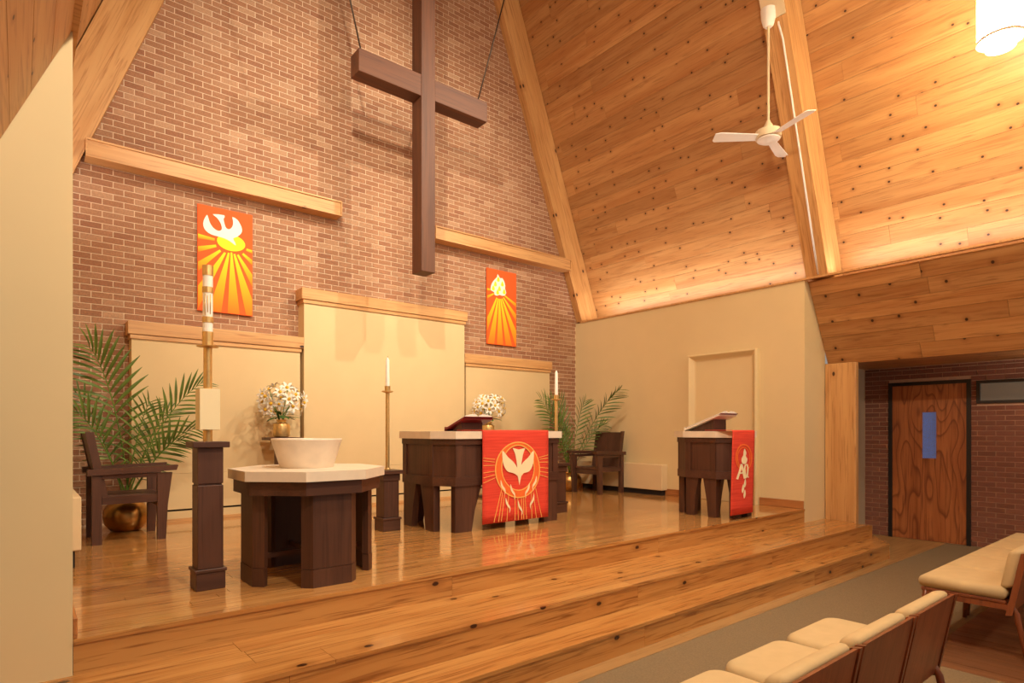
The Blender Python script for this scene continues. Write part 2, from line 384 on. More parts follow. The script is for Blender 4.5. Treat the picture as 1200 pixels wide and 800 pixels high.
# nave floor
nf = struct(box('floor_nave', -2.2, 9.3, YN, 3.5, FZ-0.2, FZ-0.014, 'void'))
ny = 1.33
struct(box('floor_carpet', -2.2, 9.2, ny, YE1, FZ-0.014, FZ-0.002, 'carpet'))
struct(box('floor_carpet_aisle', 3.42, 4.38, YN, ny, FZ-0.014, FZ-0.002, 'carpet'))
boards_x('edge_board', 'strip', XL-1.7, 7.9, YE1, YC1, FZ-0.014, FZ, nf)
box('edge_board', 7.9, 9.2, YE1, 3.4, FZ-0.014, FZ-0.001, 'strip', nf)
box('edge_board', 7.4, 7.899, YC1+0.002, 3.4, FZ-0.014, FZ-0.001, 'strip', nf)
for k in range(38):
    x = 4.38+0.125*k
    plank('floorboard', 'aisle_floor', x+0.0625, (YN+ny)/2, FZ-0.008, 0.122, ny-YN, 0.012, nf)
for k in range(44):
    x = 3.42-0.125*k
    plank('floorboard', 'aisle_floor', x-0.0625, (YN+ny)/2, FZ-0.008, 0.122, ny-YN, 0.012, nf)

# back wall: mortar gable and bricks
gw = 4.04
wb = struct(prism('wall_back', [(CX-gw-0.1, YB+0.0045, -0.3), (CX+gw+0.1, YB+0.0045, -0.3), (CX+gw+0.1, YB+0.0045, 2.7), (CX, YB+0.0045, ZAPEX), (CX-gw-0.1, YB+0.0045, 2.7)], (0, 0.2, 0), (0, 0, 0), 'mortar'))
BL, BH, MO = 0.183, 0.0625, 0.0092
def project(x, y, z):
    xc = x*0.7733-y*0.634; zc = x*0.634+y*0.7733
    return 600+705*xc/zc, 504-705*(z-0.95)/zc
def brick_wall(parent, mat, cells, axis, pos, depth, out):
    """cells: (u0,u1,z0,z1) brick faces; axis 'X' or 'Y' = direction of u; pos: plane; out: unit sign of the face."""
    def ctr(c): return ((c[0]+c[1])/2, (c[2]+c[3])/2)
    def vis(c):
        u, z = ctr(c); p = (u, pos, z) if axis == 'X' else (pos, u, z)
        px, py = project(*p)
        if not (86 < px < 1200 and 0 < py < 800): return -1
        if axis == 'X' and z < 2.0 and u > 0.82: return -1
        dd = p[0]*0.634+p[1]*0.7733
        return (c[1]-c[0])*(c[3]-c[2])/dd/dd
    order = sorted(cells, key=lambda c: -vis(c))
    own, rest = order[:300], order[300:]
    for c in own:
        u, z = ctr(c)
        if axis == 'X': plank('brick', mat, u, pos+depth/2, z, c[1]-c[0], depth, c[3]-c[2], parent)
        else: plank('brick', mat, pos+depth/2, u, z, depth, c[1]-c[0], c[3]-c[2], parent)
    if rest:
        v = []; f = []
        for (a, b, lo, hi) in rest:
            n = len(v)
            for dd in (0, depth):
                for (uu, zz) in ((a, lo), (b, lo), (b, hi), (a, hi)):
                    v.append((uu, pos+dd, zz) if axis == 'X' else (pos+dd, uu, zz))
            f += [[n, n+1, n+2, n+3], [n, n+4, n+5, n+1], [n+1, n+5, n+6, n+2], [n+2, n+6, n+7, n+3], [n+3, n+7, n+4, n]]
        tag(obj('brickwork', v, f, mat, parent), kind='stuff')
cells = []
z = 0.02; k = 0
while z < 9.3:
    half = gw-0.0 if z < 2.7 else (ZAPEX-z)/SLOPE
    x = CX-4.3+(0.5*BL if k % 2 else 0)
    while x < CX+4.3:
        a, b = max(x, CX-half), min(x+BL-MO, CX+half)
        if z < 2.7: a, b = max(a, XL), min(b, XR-0.005)
        if b-a > 0.02 and not (z < 1.95 and 0.9 < a and b < 6.45): cells.append((a, b, z, z+BH-MO))
        x += BL
    z += BH; k += 1
brick_wall(wb, 'brick', cells, 'X', YB, 0.0075, -1)

# side walls of the chancel
wr = struct(box('wall_right', XR, 7.90, YA, YB+0.05, -0.30, ZT, 'wall'))
wlft = struct(box('wall_left', XL-2.2, XL, YA, YB+0.05, -0.30, ZT, 'wall'))
struct(box('trim_1', XR-0.02, XR+0.03, YN, YB-0.12, ZT, ZT+0.022, 'ledge'))
struct(box('trim_2', XL-0.03, XL+0.02, YN, YB-0.12, ZT, ZT+0.022, 'ledge'))
struct(box('baseboard_right', XR-0.018, XR, YA+0.005, 3.945, 0, 0.095, 'base', bev=0.004))
struct(box('baseboard_right_rear', XR-0.018, XR, 4.985, YB, 0, 0.095, 'base', bev=0.004))
struct(box('baseboard_left', XL, XL+0.018, YA, YB, 0, 0.095, 'base', bev=0.004))

# roof planes with boards
def roof(sign, name):
    L = (ZAPEX-2.5)/math.cos(ANG)
    pts = []
    for (d0, z) in ((0.04, 2.5), (0.04, ZAPEX), (0.16, ZAPEX+0.2), (0.16, 2.5)):
        x = xceil(z)+d0/math.cos(ANG); pts.append((CX+sign*(x-CX), YN, z))
    base = struct(prism(name, pts, (0, YB+0.3-YN, 0), (0, 0, 0), 'void'))
    rw = 0.205; n = int(L/rw)
    dv = Vector((-sign*math.sin(ANG), 0, math.cos(ANG)))
    st0 = Vector((CX+sign*(xceil(2.5)-CX), 0, 2.5)); nrm = Vector((sign*math.cos(ANG), 0, math.sin(ANG)))
    for i in range(n):
        c = st0+dv*(i+0.5)*rw+nrm*0.016
        y = YB+0.2-random.random()*2.4
        yy = YB+0.2
        while yy > YN:
            nxt = max(y, YN)
            if yy-nxt > 0.05:
                jit = random.uniform(-0.0015, 0.0015)
                plank('ceiling_board', 'ceil', c.x+nrm.x*jit, (yy+nxt)/2, c.z, 0.03, yy-nxt-0.0012, rw-0.002, base, rot=(0, -sign*ANG, 0))
            yy = nxt; y = yy-random.uniform(2.6, 4.2)
    return base
roof(1, 'ceiling_right'); roof(-1, 'ceiling_left')
# soffits
def soffit(sign, name, A, B):
    X = lambda x: CX+sign*(x-CX)
    b = struct(prism(name, [(X(A[0]+0.03), YN, ZT-0.01), (X(B[0]+0.03), YN, B[1]+0.01), (X(9.3), YN, B[1]+0.01), (X(9.3), YN, ZT-0.01)], (0, YA-0.004-YN, 0), (0, 0, 0), 'soffit'))
    dx, dz = B[0]-A[0], B[1]-A[1]; L = math.hypot(dx, dz); ang = math.atan2(dx, -dz)
    n = 6
    for i in range(n):
        t = (i+0.5)/n; yy = YA-0.005; y = yy-random.uniform(0.9, 2.2)
        while yy > YN:
            nxt = max(y, YN)
            plank('soffit_board', 'soffit', X(A[0]+dx*t+0.012), (yy+nxt)/2, A[1]+dz*t-0.004, 0.022, yy-nxt-0.003, L/n-0.003, b, rot=(0, -sign*ang, 0))
            yy = nxt; y = yy-random.uniform(1.6, 2.6)
    return b
soffit(1, 'wall_soffit_right', (7.42, ZT), (7.97, 1.79)); soffit(-1, 'wall_soffit_left', (2*CX-0.185, ZT), (2*CX+0.24, 1.79))
# aisle beyond the soffit
AX = 9.2
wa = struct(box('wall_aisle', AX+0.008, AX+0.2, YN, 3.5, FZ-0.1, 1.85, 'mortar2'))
struct(box('wall_partition', 7.9, AX+0.1, 3.40, 3.5, FZ, 1.8, 'plaster'))
struct(box('wall_far_left', -2.3, -2.2, YN, 3.5, FZ, 1.8, 'wall'))
DY0, DY1, DZ = 2.175, 3.095, 1.59
WY0, WY1, WZ0, WZ1 = 0.9, 2.12, 1.28, 1.565
cells = []; z = FZ+0.005; k = 0
while z < 1.79:
    y = 3.39+(0.5*BL if k % 2 else 0)
    while y > -0.6:
        segs = [(y-BL+MO, min(y, 3.39))]
        z1 = z+BH-MO
        if z < DZ: segs = [s for q in segs for s in ((q[0], min(q[1], DY0)), (max(q[0], DY1), q[1]))]
        if z1 > WZ0 and z < WZ1: segs = [s for q in segs for s in ((q[0], min(q[1], WY0)), (max(q[0], WY1), q[1]))]
        for a, b in segs:
            if b-a > 0.02: cells.append((a, b, z, min(z1, 1.788)))
        y -= BL
    z += BH; k += 1
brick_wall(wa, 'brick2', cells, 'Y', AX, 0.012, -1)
# aisle door
d1 = bpy.data.objects.new('door_1', None); COL.objects.link(d1); d1.location = (AX, (DY0+DY1)/2, FZ); WL['door_1'] = Vector(d1.location); struct(d1)
fw = 0.045
box('frame_jamb', AX-0.02, AX+0.02, DY0, DY0+fw, FZ, DZ, 'black', d1)
box('frame_jamb', AX-0.02, AX+0.02, DY1-fw, DY1, FZ, DZ, 'black', d1)
box('frame_head', AX-0.02, AX+0.02, DY0+fw, DY1-fw, DZ-fw, DZ, 'black', d1)
lf = bpy.data.objects.new('door_leaf', None)
ly0, ly1, lz0, lz1 = 2.545, 2.70, 0.585, 1.185
a0, a1 = DY0+fw, DY1-fw
# leaf as one mesh with a real opening for the lite
bm = bmesh.new()
for q in ((a0, ly0, FZ, DZ-fw), (ly1, a1, FZ, DZ-fw), (ly0, ly1, FZ, lz0), (ly0, ly1, lz1, DZ-fw)):
    b2 = boxbm(AX-0.002, AX+0.03, q[0], q[1], q[2]+0.004, q[3])
    tmp = bpy.data.meshes.new('t'); b2.to_mesh(tmp); b2.free(); bm.from_mesh(tmp); bpy.data.meshes.remove(tmp)
bmesh.ops.remove_doubles(bm, verts=bm.verts, dist=0.0001)
leaf = frombm('door_leaf', bm, 'aisle_door', d1)
tag(box('glass_lite', AX+0.008, AX+0.014, ly0, ly1, lz0, lz1, 'lite', leaf), 'narrow glass pane showing blue daylight')
# high window beside the door
w1 = bpy.data.objects.new('window_1', None); COL.objects.link(w1); w1.location = (AX, (WY0+WY1)/2, WZ0); WL['window_1'] = Vector(w1.location); struct(w1)
for nm, a, b, lo, hi in (('frame_rail', WY0, WY1, WZ0, WZ0+0.035), ('frame_rail', WY0, WY1, WZ1-0.035, WZ1), ('frame_stile', WY0, WY0+0.035, WZ0+0.035, WZ1-0.035), ('frame_stile', WY1-0.035, WY1, WZ0+0.035, WZ1-0.035)):
    box(nm, AX-0.02, AX+0.02, a, b, lo, hi, 'black', w1)
box('pane', AX+0.004, AX+0.008, WY0+0.035, WY1-0.035, WZ0+0.035, WZ1-0.035, 'pane', w1)
# right-hand chancel door: painted slab with a bevelled casing
d2 = bpy.data.objects.new('door_2', None); COL.objects.link(d2); d2.location = (XR, 4.465, 0); WL['door_2'] = Vector(d2.location); struct(d2)
box('door_leaf', XR-0.012, XR, 4.055, 4.875, 0.004, 1.905, 'door_paint', d2)
def casing_piece(name, outer0, outer1, inner0, inner1):
    prof = [(0.0, 0), (0.055, 0), (0.078, 0.12), (0.078, 0.26), (0.02, 0.80), (0.014, 1.0), (0.0, 1.0)]
    v = []
    for o, i in ((outer0, inner0), (outer1, inner1)):
        for h, t in prof:
            p = Vector(o).lerp(Vector(i), t); v.append((XR-h, p[0], p[1]))
    n = len(prof)
    f = [list(range(n)), list(range(2*n-1, n-1, -1))]+[[j, (j+1) % n, n+(j+1) % n, n+j] for j in range(n)]
    return obj(name, v, f, 'door_paint', d2)
o_ = (3.95, 4.98, 2.0); i_ = (4.055, 4.875, 1.905)
casing_piece('casing_side', (o_[0], 0), (o_[0], o_[2]), (i_[0], 0), (i_[0], i_[2]))
casing_piece('casing_side', (o_[1], 0), (o_[1], o_[2]), (i_[1], 0), (i_[1], i_[2]))
casing_piece('casing_head', (o_[0], o_[2]), (o_[1], o_[2]), (i_[0], i_[2]), (i_[1], i_[2]))

# ------------------------------------------------------------------ timber frame
def rafter(sign, y0, y1, label, z0=2.79, z1=12.4, pitch=''):
    X = lambda x: CX+sign*(x-CX)
    pts = [(X(xraft(z0)), y0, z0), (X(xceil(z0)-0.01), y0, z0), (X(xceil(z1)-0.01), y0, z1), (X(xraft(z1)), y0, z1)]
    o = prism('roof_rafter', pts, (0, y1-y0, 0), (0, 0, 0), 'rafter_r' if sign > 0 else 'rafter_l')
    return tag(o, label, 'rafter', 'sloping roof rafters')
rafter(1, 7.11, YB-0.004, 'sloping pine rafter against the brick gable, right of the cross')
rafter(-1, 7.11, YB-0.004, 'sloping pine rafter against the brick gable, behind the cream wall edge')
rafter(1, 3.115, 3.37, 'sloping pine rafter carrying the ceiling fan and its conduit')
rafter(-1, 3.115, 3.37, 'sloping pine rafter over the near cream wing wall')
tag(box('timber_post', 7.88, 7.97, 3.01, 3.375, -2*RIS, 1.785, 'post', bev=0.012, seg=2), 'square pine post under the wood soffit beside the steps', 'post')
def ledge(x0, x1, label):
    t = thing('wall_ledge', ((x0+x1)/2, YB, 3.59), label, 'beam', 'timber ledges across the brick wall')
    box('ledge_box', x0, x1, 7.06, YB-0.001, 3.60, 3.745, 'ledge', t)
    box('ledge_top', x0-0.004, x1+0.004, 7.045, YB-0.001, 3.746, 3.762, 'ledge', t)
    box('ledge_lip', x0-0.004, x1+0.004, 7.045, YB-0.001, 3.583, 3.599, 'ledge', t)
    for xx in (x0-0.004, x1-0.012): box('ledge_end', xx, xx+0.016, 7.045, 7.059, 3.60, 3.745, 'ledge', t)
ledge(0.50, 3.075, 'long pine ledge across the brick wall above the dove banner')
ledge(4.43, 7.04, 'pine ledge across the brick wall above the flame banner')
def wall_panel(x0, x1, yf, ztop, label):
    t = thing('wall_panel', ((x0+x1)/2, YB, 0), label, 'panel', 'cream panels along the brick wall')
    box('panel_board', x0+0.035, x1-0.035, yf+0.03, YB-0.001, 0.50, ztop-0.17, 'panel', t)
    box('panel_board', x0+0.035, x1-0.035, yf+0.031, YB-0.001, 0.125, 0.498, 'panel', t)
    box('shadow_gap', x0+0.045, x1-0.045, yf+0.06, YB-0.001, 0.104, 0.125, 'void', t)
    box('base_rail', x0+0.035, x1-0.035, yf+0.02, YB-0.001, 0.0, 0.104, 'panel', t)
    box('shoe_moulding', x0+0.035, x1-0.035, yf+0.0, yf+0.02, 0.0, 0.03, 'ledge', t)
    box('cap_moulding', x0+0.022, x1-0.022, yf+0.014, YB-0.001, ztop-0.175, ztop-0.135, 'ledge', t)
    box('cap', x0, x1, yf, YB-0.001, ztop-0.132, ztop, 'ledge', t, bev=0.004)
    return t
wall_panel(0.838, 2.60, 7.04, 2.045, 'low cream wall panel with pine cap below the dove banner')
wall_panel(2.57, 4.94, 7.02, 2.63, 'tall central cream wall panel with pine cap below the hanging cross')
wall_panel(4.91, 6.61, 7.04, 2.045, 'low cream wall panel with pine cap below the flame banner')

# ------------------------------------------------------------------ hanging cross
t = thing('hanging_cross', (CX-0.02, 6.24, 2.82), 'large dark wooden cross hung on two cables before the brick wall', 'cross')
cx0, cx1 = 3.648, 3.836
box('upright', cx0, cx1, 6.12, 6.34, 2.82, 7.2, 'cross_z', t, bev=0.004)
box('crossarm', 2.865, cx0+0.001, 6.125, 6.335, 4.87, 5.12, 'cross_x', t, bev=0.004)
box('crossarm', cx1-0.001, 4.615, 6.125, 6.335, 4.87, 5.12, 'cross_x', t, bev=0.004)
tube('cable', [(2.95, 6.23, 5.12), (2.60, 6.23, 6.5), (2.2, 6.23, 8.1)], 0.009, 'steel', t, 6)
tube('cable', [(4.53, 6.23, 5.12), (4.93, 6.23, 6.5), (5.39, 6.23, 8.1)], 0.009, 'steel', t, 6)

# ------------------------------------------------------------------ wall banners
def rays(place, d, c, angs, hw, r0, w, h, t, mat='ray'):
    for a in angs:
        def hit(ang):
            dx, dz = math.sin(ang), -math.cos(ang); s = 9
            if dx > 1e-6: s = min(s, (w-0.004-c[0])/dx)
            if dx < -1e-6: s = min(s, (0.004-c[0])/dx)
            if dz < -1e-6: s = min(s, (0.004-c[1])/dz)
            if dz > 1e-6: s = min(s, (h-c[1])/dz)
            return (c[0]+dx*s, c[1]+dz*s)
        rr = r0(a); p = []
        a0, a1 = a-hw, a+hw
        p = [(c[0]+math.sin(a0)*rr, c[1]-math.cos(a0)*rr), (c[0]+math.sin(a1)*rr, c[1]-math.cos(a1)*rr), hit(a1)]
        e0, e1 = hit(a0), hit(a1)
        if abs(e0[0]-e1[0]) > 0.003 and abs(e0[1]-e1[1]) > 0.003:
            p.append(((0.004 if a < 0 else w-0.004), 0.004))
        p.append(e0)
        frombm('sun_ray', poly_bm([p], place, d), mat, t)
def banner(x0, zb, w, h, label):
    t = thing('wall_banner', (x0+w/2, YB, zb), label, 'banner', 'orange banners on the brick wall')
    box('banner_cloth', x0, x0+w, YB-0.03, YB-0.012, zb, zb+h, 'ban_o', t)
    return t
BY = YB-0.0302
def bplace(x0, zb, k): return lambda u, v: (x0+u, BY-0.002*k, zb+v)
t = banner(1.5, 2.255, 0.57, 1.155, 'orange banner with white dove and yellow sun behind the tall candle')
rays(bplace(1.5, 2.255, 0), (0, -0.002, 0), (0.34, 0.79), [math.radians(x) for x in (-92, -69, -47, -28, -12, 2, 16, 31, 52, 76)], math.radians(4.6), lambda a: 0.10+0.07*abs(math.sin(a)), 0.57, 1.155, t)
sun = [(0.341+0.148*math.cos(2*PI*i/32), 0.795+0.093*math.sin(2*PI*i/32)) for i in range(32)]
frombm('sun_disc', poly_bm([sun], bplace(1.5, 2.255, 1), (0, -0.002, 0)), 'ban_y', t)
dove = [(0.091, 1.05), (0.059, 0.981), (0.056, 0.92), (0.083, 0.873), (0.139, 0.844), (0.204, 0.837), (0.269, 0.829), (0.328, 0.808), (0.369, 0.781), (0.39, 0.777), (0.378, 0.809), (0.361, 0.847), (0.403, 0.874), (0.446, 0.922), (0.454, 0.969), (0.437, 1.02), (0.403, 1.067), (0.353, 1.086), (0.358, 1.048), (0.359, 1.003), (0.344, 0.964), (0.319, 0.941), (0.294, 0.944), (0.278, 0.967), (0.266, 1.009), (0.261, 1.044), (0.269, 1.085), (0.152, 1.072), (0.187, 1.045), (0.22, 1.008), (0.24, 0.959), (0.241, 0.924), (0.22, 0.902), (0.187, 0.904), (0.147, 0.931), (0.119, 0.977), (0.107, 1.018)]
frombm('dove', poly_bm([smooth_loop(dove, 2)], bplace(1.5, 2.255, 2), (0, -0.002, 0)), 'ban_w', t)
t = banner(5.425, 2.25, 0.572, 1.137, 'orange banner with white flames over yellow rays, right of the cross')
rays(bplace(5.425, 2.25, 0), (0, -0.002, 0), (0.235, 0.82), [math.radians(x) for x in (-88, -62, -24, -11, 1, 13, 26, 42, 62)], math.radians(4.2), lambda a: 0.12, 0.572, 1.137, t)
flame = [(0.201, 1.073), (0.247, 1.018), (0.292, 1.025), (0.331, 0.977), (0.35, 0.917), (0.345, 0.871), (0.368, 0.812), (0.331, 0.761), (0.269, 0.756), (0.24, 0.763), (0.19, 0.741), (0.14, 0.752), (0.134, 0.787), (0.078, 0.805), (0.067, 0.839), (0.089, 0.913), (0.145, 0.983), (0.19, 1.026)]
frombm('flame_cluster', poly_bm([smooth_loop(flame, 2)], bplace(5.425, 2.25, 1), (0, -0.002, 0)), 'ban_w', t)
for (u, v) in ((0.213, 0.985), (0.156, 0.905), (0.292, 0.926), (0.118, 0.838), (0.235, 0.846), (0.201, 0.788), (0.327, 0.811)):
    drop = smooth_loop([(u, v+0.05), (u+0.026, v), (u+0.016, v-0.024), (u-0.016, v-0.024), (u-0.026, v)], 3)
    frombm('flame', poly_bm([drop], bplace(5.425, 2.25, 2), (0, -0.002, 0)), 'ban_y', t)

# ------------------------------------------------------------------ altar and lectern
def inset_poly(pts, d):
    n = len(pts); out = []
    for i in range(n):
        p0, p1, p2 = Vector(pts[i-1]).to_2d() if False else Vector(pts[i-1][:2]), Vector(pts[i][:2]), Vector(pts[(i+1) % n][:2])
        e1 = (p1-p0).normalized(); e2 = (p2-p1).normalized()
        n1 = Vector((-e1.y, e1.x)); n2 = Vector((-e2.y, e2.x))
        b = (n1+n2); b /= max(0.2, b.dot(n1)); out.append(tuple(p1+b*d))
    return out
def hprism(name, pts, z0, z1, mat, parent): return prism(name, [(p[0], p[1], z0) for p in pts], (0, 0, z1-z0), (0, 0, 0), mat, parent)
def oct_table(t, x0, x1, y0, y1, cx_, cy_, H, band, legh, lx, ly, stone_t=0.07):
    pts = [(x0+cx_, y0), (x1-cx_, y0), (x1, y0+cy_), (x1, y1-cy_), (x1-cx_, y1), (x0+cx_, y1), (x0, y1-cy_), (x0, y0+cy_)]
    hprism('stone_top', inset_poly(pts, -0.045), H-stone_t, H, 'stone', t)
    hprism('cornice', inset_poly(pts, -0.018), H-stone_t-0.055, H-stone_t, 'dark_x', t)
    body = hprism('body', inset_poly(pts, 0.0), legh+band, H-stone_t-0.055, 'dark_z', t)
    hprism('apron_band', inset_poly(pts, -0.014), legh, legh+band, 'dark_x', t)
    # raised frames on the body faces: stiles at the corners
    n = len(pts)
    for i in range(n):
        a, b = Vector(pts[i]), Vector(pts[(i+1) % n]); e = (b-a); L = e.length; e /= L; nn = Vector((e.y, -e.x))
        if L < 0.3: continue
        for s0 in (0.0, L-0.07):
            q = [a+e*s0, a+e*(s0+0.07), a+e*(s0+0.07)+nn*0.012, a+e*s0+nn*0.012]
            prism('stile', [(p.x, p.y, legh+band) for p in q], (0, 0, H-stone_t-0.055-legh-band), (0, 0, 0), 'dark_z', body)
    th = 0.07
    # legs: tapered boards on each long face, beside each clipped corner
    for (axis, f0, f1, pos, sgn, wl_) in (('X', x0+cx_, x1-cx_, y0, 1, lx), ('X', x0+cx_, x1-cx_, y1, -1, lx), ('Y', y0+cy_, y1-cy_, x0, 1, ly), ('Y', y0+cy_, y1-cy_, x1, -1, ly)):
        for (e, s) in ((f0, 1), (f1, -1)):
            prof = [(e, 0.0), (e+s*wl_*0.62, 0.0), (e+s*wl_*0.74, legh*0.45), (e+s*wl_, legh), (e, legh)]
            if axis == 'X': prism('leg', [(u, pos, zz) for u, zz in prof], (0, sgn*th, 0), (0, 0, 0), 'dark_z', t)
            else: prism('leg', [(pos, u, zz) for u, zz in prof], (sgn*th, 0, 0), (0, 0, 0), 'dark_z', t)
    return pts
t = thing('altar', (CX, 5.1, 0), 'dark wooden altar with pale stone top and red cloth hung in front', 'altar')
oct_table(t, 3.0, 4.525, 4.625, 5.57, 0.115, 0.19, 0.94, 0.085, 0.43, 0.30, 0.24)
t = thing('lectern', (6.1, 3.85, 0), 'dark wooden lectern with pale stone top and red alpha omega cloth', 'lectern')
oct_table(t, 5.845, 6.385, 3.475, 4.185, 0.10, 0.165, 0.94, 0.085, 0.42, 0.15, 0.16)

def drape(x0, x1, yf, ztop, zbot, ytop, name, label, thick=0.006, xs=0.0):
    """cloth that lies on a top slab and hangs down its front face."""
    t = thing(name, ((x0+x1)/2, yf, zbot), label, 'altar cloth')
    n = 14; v = []; prof = [(ytop, ztop), (yf+0.012, ztop), (yf+0.003, ztop-0.004), (yf, ztop-0.014)]
    m = 10
    for k in range(1, m+1): prof.append((yf, ztop-0.014+(zbot-ztop+0.014)*k/m))
    V = []; F = []
    for j, (y, z) in enumerate(prof):
        hang = max(0, (ztop-z)/(ztop-zbot))
        for i in range(n+1):
            u = i/n; wv = 0.004*math.sin(u*7+1.3)*hang
            V.append((x0+(x1-x0)*u+xs*hang, y+wv-0.001*hang, z))
    R = n+1; J = len(prof)
    for j in range(J-1):
        for i in range(n): F.append([j*R+i, j*R+i+1, (j+1)*R+i+1, (j+1)*R+i])
    o = obj('fabric', V, F, 'red', t, True)
    md = o.modifiers.new('thickness', 'SOLIDIFY'); md.thickness = thick; md.offset = 1.0
    def place(k):
        def f(u, v_):
            hang = (ztop-v_)/(ztop-zbot); wv = 0.004*math.sin(u*7+1.3)*max(0, hang)
            return (x0+(x1-x0)*u+xs*hang, yf+wv-0.001*hang-thick-0.002-0.0022*k, v_)
        return f
    return t, place
def uvp(place, zt, zb): return lambda u, v: place(u, zt+(zb-zt)*v)
yf = 4.570
t, pl = drape(3.385, 4.228, yf, 0.947, 0.06, 5.0, 'altar_cloth', 'red cloth with cream dove in an orange ring on the altar')
D = (0, -0.002, 0)
def zc(x, y):       # design coordinates: crop pixels to cloth u,v (0..1)
    u = (x-75)/491.0; top = 62; bot = 728-58*u; return (u, (y-top)/(bot-top))
p0, p1, p2 = (uvp(pl(k), 0.947, 0.06) for k in (0, 1, 2))
def ell(cx_, cy_, rx, ry, n=40, a0=0, a1=2*PI): return [zc(cx_+rx*math.cos(a0+(a1-a0)*i/n), cy_+ry*math.sin(a0+(a1-a0)*i/n)) for i in range(n)]
def ringbm(cx_, cy_, rx, ry, rx2, ry2, cx2, cy2, place, n=44):
    A = ell(cx_, cy_, rx, ry, n); B = ell(cx2, cy2, rx2, ry2, n)
    return poly_bm([[A[i], A[(i+1) % n], B[(i+1) % n], B[i]] for i in range(n)], place, D)
frombm('ring', ringbm(327, 340, 163, 193, 122, 160, 327, 325, p0), 'cl_o', t)
frombm('ring_edge', ringbm(327, 340, 169, 200, 162, 192, 327, 340, p1), 'cl_y', t)
frombm('ring_edge', ringbm(327, 325, 125, 163, 119, 156, 327, 325, p1), 'cl_y', t)
body = [(285, 185), (330, 196), (378, 186), (362, 230), (350, 290), (348, 345), (380, 348), (348, 385), (340, 420), (334, 448), (328, 415), (322, 385), (285, 355), (308, 348), (318, 320), (312, 270), (302, 225)]
frombm('dove_body', poly_bm([[zc(*q) for q in body]], p1, D), 'cl_c', t)
wingl = smooth_loop([(212, 205), (250, 250), (290, 285), (318, 330), (322, 375), (285, 362), (245, 350), (220, 310), (210, 260)], 3)
frombm('dove_wing', poly_bm([[zc(*q) for q in wingl]], p2, D), 'cl_c', t)
frombm('dove_wing', poly_bm([[zc(654-q[0], q[1]) for q in wingl][::-1]], p2, D), 'cl_c', t)
for (x, y, s) in ((210, 470, 1), (280, 500, 1), (398, 490, -1), (455, 440, -1), (245, 595, 1), (335, 615, 1), (435, 570, -1)):
    pts = [(x-12*s, y-58), (x-12*s, y-20), (x+2*s, y+6), (x+15*s, y+22), (x+14*s, y+50), (x+21*s, y+28), (x+18*s, y+4), (x+2*s, y-20)]
    frombm('flame', poly_bm([[zc(*q) for q in smooth_loop(pts, 3)]], p2, D), 'cl_c', t)
def stitch(a, b, w=4): frombm('stitched_line', poly_bm([[zc(*q) for q in stroke([a, b], w)]], p0, D), 'cl_y', t)
for (a, b) in (((160, 266), (78, 256)), ((158, 285), (78, 276)), ((157, 308), (78, 310)), ((157, 350), (78, 362)), ((160, 375), (78, 398)), ((163, 396), (78, 434)),
               ((490, 252), (562, 234)), ((494, 266), (562, 256)), ((494, 286), (562, 284)), ((494, 322), (562, 328)), ((494, 350), (562, 360)), ((490, 374), (562, 392))):
    stitch(a, b)
for (a, b) in (((205, 480), (152, 712)), ((212, 500), (184, 708)), ((225, 520), (203, 705)), ((256, 505), (242, 703)), ((302, 535), (302, 695)), ((322, 540), (326, 695)), ((350, 535), (352, 690)), ((365, 535), (368, 690)), ((378, 530), (390, 688)),
               ((428, 500), (432, 684)), ((444, 500), (468, 680)), ((462, 470), (512, 676))):
    stitch(a, b)
# lectern cloth
yl = 3.420
t, pl = drape(5.80, 6.245, yl, 0.947, 0.055, 3.75, 'lectern_cloth', 'narrow red cloth with alpha and omega letters on the lectern', xs=-0.04)
p0, p1, p2 = (uvp(pl(k), 0.947, 0.055) for k in (0, 1, 2))
def zc(x, y):
    l = 430-18*(y-183)/550.; r = 575-25*(y-183)/535.; u = (x-l)/(r-l); bot = 737-19*u; return (u, (y-183)/(bot-183))
frombm('ring', ringbm(497, 360, 54, 90, 47, 80, 497, 360, p0), 'cl_o', t)
frombm('ring', ringbm(496, 362, 43, 72, 38, 66, 496, 362, p0), 'cl_o', t)
def glyph(pts, w, mat='cl_c', nm='letter_stroke', k=p1): frombm(nm, poly_bm([[zc(*q) for q in stroke(pts, w)]], k, D), mat, t)
frombm('candle_flame', poly_bm([[zc(*q) for q in smooth_loop([(500, 302), (510, 330), (506, 350), (516, 370), (508, 396), (494, 402), (480, 392), (480, 365), (490, 345), (492, 325)], 3)]], p1, D), 'cl_c', t)
glyph([(478, 402), (466, 450), (450, 500)], 12); glyph([(478, 402), (488, 450), (496, 496)], 12); glyph([(461, 462), (490, 458)], 9, k=p2)
glyph([(493, 494), (505, 490), (500, 465), (496, 430), (502, 406), (512, 404), (518, 425), (516, 455), (512, 485), (522, 488)], 9, k=p2)
for (x, y) in ((496, 530), (482, 565), (492, 600)):
    frombm('flame', poly_bm([[zc(*q) for q in smooth_loop([(x+4, y-32), (x+8, y), (x-2, y+26), (x-6, y+4)], 3)]], p1, D), 'cl_c', t)

